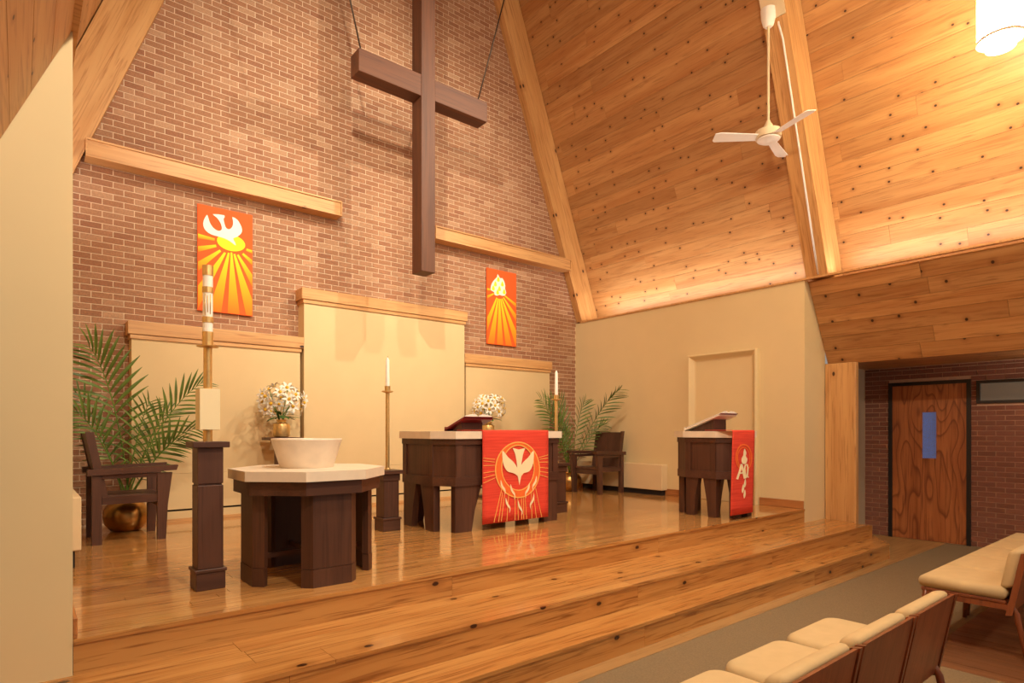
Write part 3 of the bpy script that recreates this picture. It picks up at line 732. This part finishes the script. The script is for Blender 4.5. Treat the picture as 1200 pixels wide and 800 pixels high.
# books on slanted rests
def bookrest(x0, x1, yb, yt, zb, zt, lab_r, lab_b, open_w, z0=0.94, mat='dark_x'):
    """rest slopes up towards the nave: low edge at yb (far), high edge at yt (near)."""
    t = thing('book_rest', ((x0+x1)/2, (yb+yt)/2, z0), lab_r, 'book rest')
    prism('rest_base', [(x0+0.06, yb-0.06, z0), (x0+0.06, yt+0.10, z0), (x0+0.06, yt+0.10, zt-0.035), (x0+0.06, yb-0.06, z0+0.012)], (x1-x0-0.12, 0, 0), (0, 0, 0), 'dark_z', t)
    prism('rest_board', [(x0, yb, zb), (x0, yt, zt), (x0, yt, zt-0.016), (x0, yb, zb-0.016)], (x1-x0, 0, 0), (0, 0, 0), mat, t)
    box('rest_lip', x0+0.01, x1-0.01, yb, yb+0.014, z0+0.001, zb+0.02, mat, t)
    b = thing('open_book', ((x0+x1)/2, (yb+yt)/2, zb), lab_b, 'book')
    xm = (x0+x1)/2; sl = (zt-zb)/(yt-yb); hw = open_w/2; ya, yc = yb-0.018, yt-0.012
    def P(x, y, h): return (x, y, zb+sl*(y-yb)+h)
    for s in (-1, 1):
        prof = [(0.0, 0.008), (hw*0.25, 0.034), (hw*0.6, 0.032), (hw, 0.016), (hw, 0.006), (0, 0.006)]
        v = [P(xm+s*u, ya, h) for u, h in prof]+[P(xm+s*u, yc, h) for u, h in prof]; n = len(prof)
        f = [list(range(n)), list(range(2*n-1, n-1, -1))]+[[i, (i+1) % n, n+(i+1) % n, n+i] for i in range(n)]
        obj('page_block', v, f, 'page', b)
    c = [(-hw-0.012, 0.001), (hw+0.012, 0.001), (hw+0.012, 0.0055), (-hw-0.012, 0.0055)]
    v = [P(xm+u, ya+0.008, h) for u, h in c]+[P(xm+u, yc-0.010, h) for u, h in c]
    obj('cover', v, [[0, 1, 2, 3], [7, 6, 5, 4], [0, 1, 5, 4], [1, 2, 6, 5], [2, 3, 7, 6], [3, 0, 4, 7]], 'cover', b)
bookrest(3.42, 3.80, 5.28, 4.95, 0.965, 1.075, 'low slanted book rest on the altar beside the red cloth', 'open book with red cover tilted on the altar', 0.34, mat='cover')
bookrest(5.93, 6.30, 4.10, 3.66, 0.965, 1.125, 'dark slanted book rest on the lectern top', 'open book lying on the slanted lectern rest', 0.32, mat='stone')

# ------------------------------------------------------------------ baptismal font
fx, fy = 1.49, 3.945
t = thing('font_table', (fx, fy, 0), 'octagonal dark wooden font table with pale stone top', 'table')
def octa(r, z0, z1, name, mat, par, bev=0):
    k = math.tan(PI/8); pts = [(r, -r*k), (r, r*k), (r*k, r), (-r*k, r), (-r, r*k), (-r, -r*k), (-r*k, -r), (r*k, -r)]
    return hprism(name, [(fx+a, fy+b) for a, b in pts], z0, z1, mat, par)
octa(0.455, 0.645, 0.705, 'stone_top', 'stone', t)
octa(0.425, 0.56, 0.645, 'apron', 'dark_x', t)
for i in range(4):
    a = i*PI/2+PI/2; ca, sa = math.cos(a), math.sin(a)
    loc = [(-0.175, -0.34), (-0.122, -0.393), (0.122, -0.393), (0.175, -0.34), (0.145, -0.31), (0.105, -0.35), (-0.105, -0.35), (-0.145, -0.31)]
    q = [(fx+ca*u-sa*v, fy+sa*u+ca*v) for u, v in loc]
    L = hprism('leg', q, 0.114, 0.56, 'dark_z', t)
    hprism('leg_foot', [(fx+(p[0]-fx)*1.006, fy+(p[1]-fy)*1.006) for p in q], 0.0, 0.111, 'dark_z', L)
for (a, b) in (((fx-0.34, fy-0.012), (fx+0.34, fy+0.012)), ((fx-0.012, fy-0.34), (fx+0.012, fy-0.013)), ((fx-0.012, fy+0.013), (fx+0.012, fy+0.34))):
    box('stretcher', a[0], b[0], a[1], b[1], 0.14, 0.17, 'dark_x', t)
lathe('font_bowl', [(0.165, 0), (0.175, 0.02), (0.225, 0.183), (0.222, 0.19), (0.208, 0.19), (0.205, 0.183), (0.165, 0.05), (0.10, 0.035), (0.0001, 0.033)], (fx-0.005, fy+0.02, 0.7055), 'bowl', None, 48, cap=False)
o = bpy.data.objects['font_bowl']; tag(o, 'white flared marble bowl standing on the octagonal font table', 'bowl')

# ------------------------------------------------------------------ pedestals, candles
def pedestal(x, y, w, H, label, groove=True):
    t = thing('candle_pedestal', (x, y, 0), label, 'pedestal')
    h = w/2
    box('plinth', x-h*1.14, x+h*1.14, y-h*1.14, y+h*1.14, 0, 0.105, 'dark_x', t, bev=0.003)
    box('plinth_moulding', x-h*1.24, x+h*1.24, y-h*1.24, y+h*1.24, 0.105, 0.125, 'dark_x', t, bev=0.003)
    zg = H*0.71
    if groove:
        box('shaft', x-h, x+h, y-h, y+h, 0.125, zg-0.005, 'dark_z', t, bev=0.003)
        box('shaft_reveal', x-h*0.9, x+h*0.9, y-h*0.9, y+h*0.9, zg-0.005, zg+0.005, 'dark_z', t)
        box('shaft', x-h, x+h, y-h, y+h, zg+0.005, H-0.035, 'dark_z', t, bev=0.003)
    else:
        box('shaft', x-h, x+h, y-h, y+h, 0.125, H-0.10, 'dark_z', t, bev=0.003)
        box('collar', x-h*1.1, x+h*1.1, y-h*1.1, y+h*1.1, H-0.10, H-0.035, 'dark_x', t, bev=0.003)
    box('pedestal_cap', x-h*1.42, x+h*1.42, y-h*1.42, y+h*1.42, H-0.035, H, 'dark_x', t, bev=0.003)
    return t
px_, py_ = 0.885, 3.985
pedestal(px_, py_, 0.142, 0.882, 'tall dark wooden pedestal under the large gold-banded candle')
t = thing('candle_stand', (px_, py_, 0.882), 'brass candle stand with cream box on the tall dark pedestal', 'candle stand')
lathe('stem_foot', [(0.026, 0), (0.026, 0.07)], (px_, py_, 0.883), 'gold', t, 20)
box('cream_block', px_-0.056, px_+0.056, py_-0.056, py_+0.056, 0.953, 1.198, 'cream_box', t, bev=0.002)
lathe('stem', [(0.024, 0), (0.024, 0.25)], (px_, py_, 1.198), 'gold', t, 20)
lathe('drip_plate', [(0.01, 0), (0.06, 0.006), (0.062, 0.01), (0.01, 0.012)], (px_, py_, 1.448), 'gold', t, 28)
t = thing('paschal_candle', (px_, py_, 1.46), 'thick white candle with gold bands in front of the dove banner', 'candle')
zc0, zc1 = 1.46, 1.95; r = 0.028
for (a, b, m, nm) in ((1.46, 1.545, 'gold', 'gold_band'), (1.545, 1.60, 'wax', 'candle_body'), (1.60, 1.635, 'gold', 'gold_band'), (1.635, 1.78, 'wax', 'candle_body'), (1.78, 1.815, 'gold', 'gold_band'), (1.815, 1.885, 'wax', 'candle_body'), (1.885, 1.945, 'gold', 'gold_cap')):
    e = 0.003 if m == 'gold' else 0
    lathe(nm, [(r+e, 0), (r+e, b-a)], (px_, py_, a), m, t, 24)
for k, (z0, l) in enumerate(((1.64, 0.13), (1.66, 0.1), (1.65, 0.12))):
    a = -2.3+0.5*k; ux, uy = math.cos(a), math.sin(a)
    tube('gold_emblem', [(px_+ux*0.029, py_+uy*0.029, z0), (px_+ux*0.032, py_+uy*0.032, z0+l*0.5), (px_+ux*0.029, py_+uy*0.029, z0+l)], 0.0022, 'gold', t, 5)
def altar_candle(x, y, ped, disc, top, where):
    pedestal(x, y, 0.16, ped, 'short dark wooden pedestal '+where, groove=False)
    t = thing('candlestick', (x, y, ped), 'slim brass candlestick '+where, 'candlestick')
    lathe('stem', [(0.03, 0), (0.03, 0.008), (0.019, 0.02), (0.019, disc-0.03-ped)], (x, y, ped+0.0005), 'gold', t, 18)
    lathe('drip_plate', [(0.02, 0), (0.055, 0.012), (0.055, 0.02), (0.02, 0.021)], (x, y, disc-0.03), 'gold', t, 24)
    lathe('cup', [(0.026, 0), (0.028, 0.045)], (x, y, disc-0.009), 'gold', t, 18)
    c = thing('taper_candle', (x, y, disc+0.036), 'white taper candle '+where, 'candle')
    lathe('candle_body', [(0.020, 0), (0.017, (top-disc)*0.8), (0.012, top-disc-0.05), (0.006, top-disc-0.036)], (x, y, disc+0.036), 'wax', c, 16)
    tube('wick', [(x, y, top-0.002), (x+0.002, y, top+0.012)], 0.002, 'void', c, 5)
altar_candle(2.725, 5.20, 0.572, 1.335, 1.645, 'between the font and the altar')
altar_candle(4.84, 5.09, 0.572, 1.325, 1.645, 'behind the right end of the altar')

# ------------------------------------------------------------------ presider chairs
def presider_chair(label):
    """faces +X, origin at floor centre; width along Y 0.6, depth along X 0.56."""
    t = thing('presider_chair', (0, 0, 0), label, 'chair', 'dark wooden armchairs by the palms')
    for s in (-1, 1):
        y = s*0.265
        prism('leg', [(-0.27, y-0.025, 0), (-0.20, y-0.025, 0), (-0.205, y-0.025, 0.58), (-0.27, y-0.025, 0.58)], (0, 0.05, 0), (0, 0, 0), 'dark_z', t)
        prism('leg', [(0.20, y-0.025, 0), (0.265, y-0.025, 0), (0.28, y-0.025, 0.3), (0.315, y-0.025, 0.58), (0.20, y-0.025, 0.58)], (0, 0.05, 0), (0, 0, 0), 'dark_z', t)
        prism('armrest', [(-0.30, y-0.045, 0.575), (0.345, y-0.045, 0.60), (0.36, y-0.045, 0.645), (-0.30, y-0.045, 0.625)], (0, 0.09, 0), (0, 0, 0), 'dark_x', t)
        box('side_rail', -0.20, 0.22, y-0.018, y+0.018, 0.33, 0.395, 'dark_x', t)
        box('arm_support', -0.20, 0.21, y-0.016, y+0.016, 0.545, 0.58, 'dark_x', t)
    box('seat', -0.24, 0.24, -0.238, 0.238, 0.36, 0.40, 'dark_x', t, bev=0.008)
    box('front_rail', 0.20, 0.235, -0.238, 0.238, 0.29, 0.358, 'dark_x', t)
    prism('backrest', [(-0.20, -0.24, 0.40), (-0.165, -0.24, 0.40), (-0.27, -0.24, 0.92), (-0.305, -0.24, 0.92)], (0, 0.48, 0), (0, 0, 0), 'dark_z', t)
    for s in (-1, 1):
        y = s*0.255-0.014
        prism('back_stile', [(-0.205, y, 0.36), (-0.15, y, 0.36), (-0.255, y, 0.935), (-0.315, y, 0.935)], (0, 0.028, 0), (0, 0, 0), 'dark_z', t)
    return t
c1 = presider_chair('dark wooden armchair in front of the palm by the cream wall edge')
c2 = copy_tree(c1); c2['label'] = 'dark wooden armchair beside the low heater on the right wall'
c1.location = (0.735, 6.30, 0); c2.location = (6.86, 6.30, 0); c2.rotation_euler.z = PI
def heater(x0, x1, y0, y1, z0, z1, side, label):
    t = thing('wall_heater', ((x0+x1)/2, (y0+y1)/2, 0), label, 'heater', 'convector heaters')
    box('casing', x0, x1, y0, y1, z0, z1, 'heater', t, bev=0.006)
    fx0 = x0+0.03 if side > 0 else x0+0.005
    box('plinth', fx0, fx0+abs(x1-x0)-0.04, y0+0.03, y1-0.03, 0, z0, 'void', t)
heater(7.20, XR-0.001, 5.36, 7.0, 0.075, 0.45, 1, 'low cream convector heater on the right wall behind the armchair')
heater(XL+0.001, 0.335, 5.10, 5.95, 0.12, 0.49, -1, 'cream convector heater half hidden behind the wing wall edge')

# ------------------------------------------------------------------ flowers
def flower_mesh():
    v = []; f = []
    for k in range(6):
        a = k*PI/3; L = 1.0 if k % 2 else 0.92; n = len(v); wv = 0.17
        ca, sa = math.cos(a), math.sin(a)
        for (r, w_, z) in ((0.08, 0.07, 0.0), (0.35, wv, 0.16), (0.65, wv*0.9, 0.26), (L, 0.01, 0.16)):
            for s in (-1, 0, 1): v.append((ca*r-sa*w_*s, sa*r+ca*w_*s, z+(0.05 if s else 0)))
        for j in range(3):
            for s in range(2): f.append([n+j*3+s, n+j*3+s+1, n+(j+1)*3+s+1, n+(j+1)*3+s])
    me = bpy.data.meshes.new('lily_flower'); me.from_pydata(v, [], f); me.update(); me.materials.append(M['petal'])
    for p in me.polygons: p.use_smooth = True
    return me
def stamen_mesh():
    bm = bmesh.new(); bmesh.ops.create_icosphere(bm, subdivisions=1, radius=0.24, matrix=Matrix.Translation((0, 0, 0.16)) @ Matrix.Diagonal((1, 1, 1.1, 1)))
    me = bpy.data.meshes.new('lily_stamen'); bm.to_mesh(me); bm.free(); me.materials.append(M['stamen']); return me
FM, SM = flower_mesh(), stamen_mesh()
def leafmesh(name, mat, w):
    v = []; f = []; n = 6
    for i in range(n+1):
        t_ = i/n; ww = w*math.sin(PI*min(1, t_*0.92+0.06))**0.8
        for s in (-1, 0, 1): v.append((t_, s*ww, (0.03*abs(s)*(ww/w))-0.22*t_*t_))
    for i in range(n):
        for s in range(2): f.append([i*3+s, i*3+s+1, i*3+s+4, i*3+s+3])
    me = bpy.data.meshes.new(name); me.from_pydata(v, [], f); me.update(); me.materials.append(M[mat])
    for p in me.polygons: p.use_smooth = True
    return me
LL = leafmesh('lily_leaf_blade', 'leaf2', 0.16)
def bouquet(x, y, zs, where, seed):
    rnd = random.Random(seed)
    s = thing('flower_stand', (x, y, 0), 'dark wooden flower stand '+where, 'stand')
    box('stand_base', x-0.13, x+0.13, y-0.13, y+0.13, 0, 0.03, 'dark_x', s, bev=0.004)
    box('stand_shaft', x-0.06, x+0.06, y-0.06, y+0.06, 0.03, zs-0.06, 'dark_z', s)
    box('stand_collar', x-0.09, x+0.09, y-0.09, y+0.09, zs-0.06, zs-0.03, 'dark_x', s)
    box('stand_top', x-0.165, x+0.165, y-0.165, y+0.165, zs-0.03, zs, 'dark_x', s, bev=0.004)
    vz = zs+0.0005
    vs = lathe('flower_vase', [(0.055, 0), (0.082, 0.008), (0.09, 0.03), (0.09, 0.13), (0.085, 0.148), (0.05, 0.16), (0.045, 0.172), (0.058, 0.195), (0.052, 0.195), (0.038, 0.172), (0.0001, 0.16)], (x, y, vz), 'gold', None, 32, cap=False)
    tag(vs, 'round brass vase holding white lilies '+where, 'vase')
    b = thing('lily_bouquet', (x, y, vz+0.165), 'full bunch of white lilies '+where, 'flowers')
    c = Vector((x+0.01, y-0.01, vz+0.40)); n = 34
    for i in range(n):
        zz = 1-2*(i+0.5)/n; aa = i*2.39996+rnd.uniform(-0.2, 0.2); rr = math.sqrt(1-zz*zz)
        d = Vector((rr*math.cos(aa), rr*math.sin(aa), zz))
        if d.z < -0.62: continue
        p = c+Vector((d.x*0.235, d.y*0.20, d.z*0.165))*rnd.uniform(0.86, 1.08)
        dd = (d+Vector((rnd.uniform(-.35, .35), rnd.uniform(-.35, .35)-0.25, rnd.uniform(-.2, .4)))).normalized()
        q = dd.to_track_quat('Z', 'Y') @ Matrix.Rotation(rnd.uniform(0, 1), 3, 'Z').to_quaternion()
        sc = rnd.uniform(0.078, 0.095)
        fo = fromdata('lily', FM, p, None, b, q.to_euler(), (sc, sc, sc))
        st_ = bpy.data.objects.new('stamens', SM); COL.objects.link(st_); st_.parent = fo
        if i % 4 == 0: tube('stem', [(x+d.x*0.02, y+d.y*0.02, vz+0.155), (x+d.x*0.06, y+d.y*0.06, vz+0.25), tuple(p)], 0.004, 'leaf2', b, 5)
    for i in range(14):
        a = i*2*PI/14+rnd.uniform(-.2, .2); sc = rnd.uniform(0.14, 0.19)
        fromdata('leaf', LL, (x+0.03*math.cos(a), y+0.03*math.sin(a), vz+0.20+rnd.uniform(0, 0.05)), None, b, (0, -rnd.uniform(-0.05, 0.45), a), (sc, sc, sc))
bouquet(2.26, 6.80, 0.872, 'before the low panel behind the font', 5)
bouquet(5.14, 6.80, 0.872, 'behind the altar book', 9)

# ------------------------------------------------------------------ palms
PL = leafmesh('palm_leaflet_blade', 'leaf', 0.046)
def bez(p0, p1, p2, p3, t):
    return p0*(1-t)**3+p1*3*t*(1-t)**2+p2*3*t*t*(1-t)+p3*t**3
def palm(x, y, fronds, label, seed, lim):
    rnd = random.Random(seed)
    t = thing('potted_palm', (x, y, 0), label, 'plant', 'potted palms')
    lathe('pot', [(0.09, 0), (0.13, 0.01), (0.175, 0.07), (0.19, 0.14), (0.178, 0.21), (0.14, 0.265), (0.12, 0.275), (0.128, 0.29), (0.118, 0.29), (0.11, 0.27)], (x, y, 0), 'bronze', t, 36, cap=False)
    lathe('soil', [(0.115, 0), (0.0001, 0.01)], (x, y, 0.262), 'soil', t, 20, cap=False)
    for (tip, mid, nl, ll) in fronds:
        p0 = Vector((x+rnd.uniform(-.03, .03), y+rnd.uniform(-.03, .03), 0.265)); p3 = Vector(tip); m = Vector(mid)
        p1 = p0.lerp(m, 0.55); p2 = m.lerp(p3, 0.35)+Vector((0, 0, 0.10))
        pts = [bez(p0, p1, p2, p3, i/14) for i in range(15)]
        fr = tube('frond', pts, 0.008, 'stalk', t, 6, 0.002); fc = WL[fr.name].copy()
        for i in range(nl):
            for s in (-1, 1):
                tt = 0.26+0.74*(i+0.3*(s > 0))/nl
                p = bez(p0, p1, p2, p3, min(tt, 1)); q = bez(p0, p1, p2, p3, min(tt+0.02, 1.02)); tan = (q-p).normalized()
                side = tan.cross(Vector((0, -1, 0.35))).normalized()*s
                k = 0.25+0.75*math.sin(PI*(0.12+0.80*(i/nl)))
                spread = 0.78-0.45*(i/nl)
                d = (tan*(1-spread*0.55)+side*spread+Vector((0, -0.28+rnd.uniform(-.15, .15), -0.12+rnd.uniform(-.06, .06)))).normalized()
                nrm = Vector((0, -0.8, 0.6)); xx = d; zz = (nrm-xx*nrm.dot(xx)).normalized(); yy = zz.cross(xx)
                R = Matrix((xx, yy, zz)).transposed()
                L = ll*k*rnd.uniform(0.9, 1.1)
                if d.x < 0: L = min(L, max(0.03, (lim[0]-p.x)/d.x))
                else: L = min(L, max(0.03, (lim[1]-p.x)/d.x))
                o = bpy.data.objects.new('leaflet', PL); COL.objects.link(o); o.parent = fr
                o.location = p-fc; o.rotation_euler = R.to_euler(); o.scale = (L, L*1.0, L)
    return t
palm(0.79, 6.76, [((0.47, 6.45, 1.70), (0.74, 6.68, 1.26), 17, 0.38), ((1.44, 6.62, 1.44), (1.00, 6.7, 1.0), 17, 0.30), ((1.36, 6.35, 0.98), (1.02, 6.6, 0.80), 13, 0.26),
                  ((0.36, 6.45, 1.12), (0.58, 6.6, 0.92), 13, 0.28), ((0.40, 6.92, 1.30), (0.60, 6.86, 1.0), 11, 0.24), ((1.20, 6.92, 1.16), (0.98, 6.86, 0.9), 12, 0.24), ((1.22, 6.45, 0.86), (1.0, 6.6, 0.70), 11, 0.22), ((0.95, 6.5, 1.22), (0.86, 6.62, 0.9), 12, 0.24)],
     'tall potted palm in brass pot behind the armchair by the brick corner', 2, (0.21, 3.0))
palm(6.72, 6.76, [((6.98, 5.95, 1.57), (6.84, 6.45, 1.10), 17, 0.31), ((6.05, 6.72, 1.42), (6.40, 6.76, 1.05), 16, 0.32), ((7.15, 6.42, 1.04), (6.95, 6.6, 0.80), 13, 0.25),
                  ((6.20, 6.60, 1.20), (6.48, 6.7, 0.86), 13, 0.27), ((6.46, 6.95, 1.46), (6.62, 6.86, 1.0), 12, 0.27), ((6.22, 6.4, 0.95), (6.5, 6.56, 0.74), 11, 0.24), ((6.92, 6.62, 1.42), (6.80, 6.7, 1.0), 13, 0.27), ((6.34, 6.66, 1.46), (6.56, 6.72, 1.02), 13, 0.28)],
     'potted palm in brass pot in the corner behind the right armchair', 4, (4.0, 7.32))

# ------------------------------------------------------------------ ceiling fan and pendant lamp
hx, hy, hz = 6.30, 3.29, 4.14
zp = 2.78+SLOPE*(7.36-6.30)                # underside height of the rafter over the fan
t = thing('ceiling_fan', (hx, hy, hz), 'white three-blade ceiling fan hanging from the roof rafter', 'fan')
q = [(xraft(zp-0.14)-0.004, 3.08, zp-0.14), (xraft(zp+0.14)-0.004, 3.05, zp+0.14)]
prism('mount_plate', [(q[0][0], 3.12, q[0][2]), (q[1][0], 3.12, q[1][2]), (q[1][0], 3.365, q[1][2]), (q[0][0], 3.365, q[0][2])], (-0.02, 0, -0.008), (0, 0, 0), 'fancream', t)
lathe('canopy', [(0.035, 0), (0.055, 0.02), (0.075, 0.10), (0.08, 0.19)], (hx, hy, zp-0.23), 'fanwhite', t, 24)
lathe('downrod', [(0.014, 0), (0.014, zp-0.22-(hz+0.16))], (hx, hy, hz+0.16), 'fancream', t, 14)
lathe('rod_collar', [(0.048, 0), (0.044, 0.06), (0.028, 0.085), (0.02, 0.11)], (hx, hy, hz+0.062), 'fancream', t, 24)
lathe('motor', [(0.10, -0.03), (0.13, -0.022), (0.134, 0.0), (0.134, 0.055), (0.122, 0.062), (0.045, 0.066)], (hx, hy, hz), 'fancream', t, 32)
lathe('lower_cap', [(0.0001, -0.065), (0.08, -0.06), (0.115, -0.04), (0.118, -0.028)], (hx, hy, hz), 'fanwhite', t, 32, cap=False)
for tip in ((5.87, 3.645), (6.10, 2.735), (6.80, 3.40)):
    a = math.atan2(tip[1]-hy, tip[0]-hx); ca, sa = math.cos(a), math.sin(a); v = []
    prof = [(0.12, -0.05), (0.12, 0.05), (0.54, 0.07), (0.59, 0.052), (0.59, -0.052), (0.57, -0.07)]
    for dz in (0, 0.008):
        for (r_, w_) in prof: v.append((hx+ca*r_-sa*w_, hy+sa*r_+ca*w_, hz-0.012+dz+0.22*w_))
    n = len(prof)
    obj('blade', v, [list(range(n)), list(range(2*n-1, n-1, -1))]+[[i, (i+1) % n, n+(i+1) % n, n+i] for i in range(n)], 'fanwhite', t)
def und(z): return xraft(z)-0.014
c = tube('conduit', [(hx+0.085, 3.22, zp-0.16), (und(zp-0.22)-0.02, 3.2, zp-0.22), (und(zp-0.36), 3.19, zp-0.36), (und(2.80), 3.22, 2.80)], 0.011, 'fanwhite', None, 8)
tag(c, 'thin white conduit running down the rafter from the fan', 'conduit')
lx_, ly_, lz_ = 6.2, 1.27, 4.07
t = thing('pendant_lamp', (lx_, ly_, lz_), 'glowing cylindrical pendant lamp below the wooden ceiling', 'lamp')
lathe('inner_diffuser', [(0.10, 0), (0.10, 0.62)], (lx_, ly_, lz_), 'lamp', t, 32)
lathe('shade', [(0.155, 0), (0.155, 0.5)], (lx_, ly_, lz_+0.09), 'lamp', t, 40, cap=False)
lathe('shade_ring', [(0.150, 0), (0.162, 0), (0.162, 0.02), (0.150, 0.02)], (lx_, ly_, lz_+0.06), 'fancream', t, 40, cap=False)
lathe('lamp_cap', [(0.158, 0), (0.158, 0.02), (0.03, 0.05)], (lx_, ly_, lz_+0.60), 'fanwhite', t, 32)
tube('lamp_rod', [(lx_, ly_, lz_+0.64), (lx_, ly_, 2.78+SLOPE*(7.80-lx_))], 0.012, 'fanwhite', t, 8)

# ------------------------------------------------------------------ congregation chairs
def nave_chair(label, group, soft=True):
    """faces +Y, origin at floor centre of the seat; 0.53 wide."""
    t = thing('nave_chair', (0, 0, FZ), label, 'chair', group)
    w = 0.250
    bm = boxbm(-w, w, -0.19, 0.27, FZ+0.40, FZ+0.485)
    if soft: bmesh.ops.bevel(bm, geom=[e for e in bm.edges if abs(e.verts[0].co.z-e.verts[1].co.z) > 0.05], offset=0.085, segments=5, profile=0.5, affect='EDGES')
    hs = [e for e in bm.edges if abs(e.verts[0].co.z-e.verts[1].co.z) < 0.01]
    bmesh.ops.bevel(bm, geom=hs, offset=0.036, segments=4, profile=0.5, affect='EDGES')
    frombm('seat_cushion', bm, 'cushion', t, True)
    box('seat_board', -w+0.01, w-0.01, -0.19, 0.26, FZ+0.378, FZ+0.402, 'pew', t, bev=0.006)
    # back leans away from the altar
    def P(x, u, h): return (x, -0.205-0.07*u-h*0.98, FZ+0.335+0.37*u+h*0.19)
    bm = boxbm(-w+0.012, w-0.012, 0.0, 0.255, 0.004, 0.082, 0.032, 4)
    for v in bm.verts: v.co = Vector(P(v.co.x, 0.40+v.co.y/0.387, -v.co.z))
    frombm('back_cushion', bm, 'cushion', t, True)
    bm = boxbm(-w+0.025, w-0.02, 0, 1, 0, 0.016)
    for v in bm.verts: v.co = Vector(P(v.co.x, v.co.y, v.co.z))
    frombm('back_panel', bm, 'pew', t)
    for s in (-1, 1):
        bm = boxbm(s*(w-0.004)-0.011, s*(w-0.004)+0.009, 0, 1, -0.012, 0.022)
        for v in bm.verts: v.co = Vector(P(v.co.x, -0.05+1.05*v.co.y, v.co.z))
        frombm('back_post', bm, 'pew', t)
        tube('leg', [(s*(w-0.03), 0.235, FZ+0.385), (s*(w-0.03), 0.245, FZ+0.30), (s*(w-0.025), 0.262, FZ)], 0.020, 'pew', t, 8, 0.014)
        tube('leg', [(s*(w-0.03), -0.20, FZ+0.385), (s*(w-0.03), -0.235, FZ+0.33), (s*(w-0.025), -0.30, FZ)], 0.020, 'pew', t, 8, 0.014)
        box('side_rail', s*(w-0.025)-0.012, s*(w-0.025)+0.012, -0.20, 0.25, FZ+0.345, FZ+0.378, 'pew', t)
    return t
base = nave_chair('x', 'x'); base2 = nave_chair('x', 'x', False)
lef = 'cream cushioned chairs in the front row before the steps'; rig = 'cream cushioned chairs across the aisle'
spots = [(3.02, lef, 'aisle-end chair of the front row, its wooden back fully in view'),
         (2.49, lef, 'second cream chair from the aisle in the front row'),
         (1.96, lef, 'third cream chair from the aisle, cut off by the bottom edge'),
         (4.91, rig, 'cream cushioned chair at the aisle end of the right row'),
         (5.44, rig, 'second cream chair of the right row counted from the aisle'),
         (5.97, rig, 'third cream chair of the right row counted from the aisle'),
         (6.50, rig, 'fourth cream chair of the right row counted from the aisle'),
         (7.03, rig, 'cream chair of the right row farthest from the aisle')]
for i, (x, g, lab) in enumerate(spots):
    o = base if i == 0 else base2 if i == 3 else copy_tree(base if i < 3 else base2)
    o.location = (x, 1.12, FZ); tag(o, lab, 'chair', g)
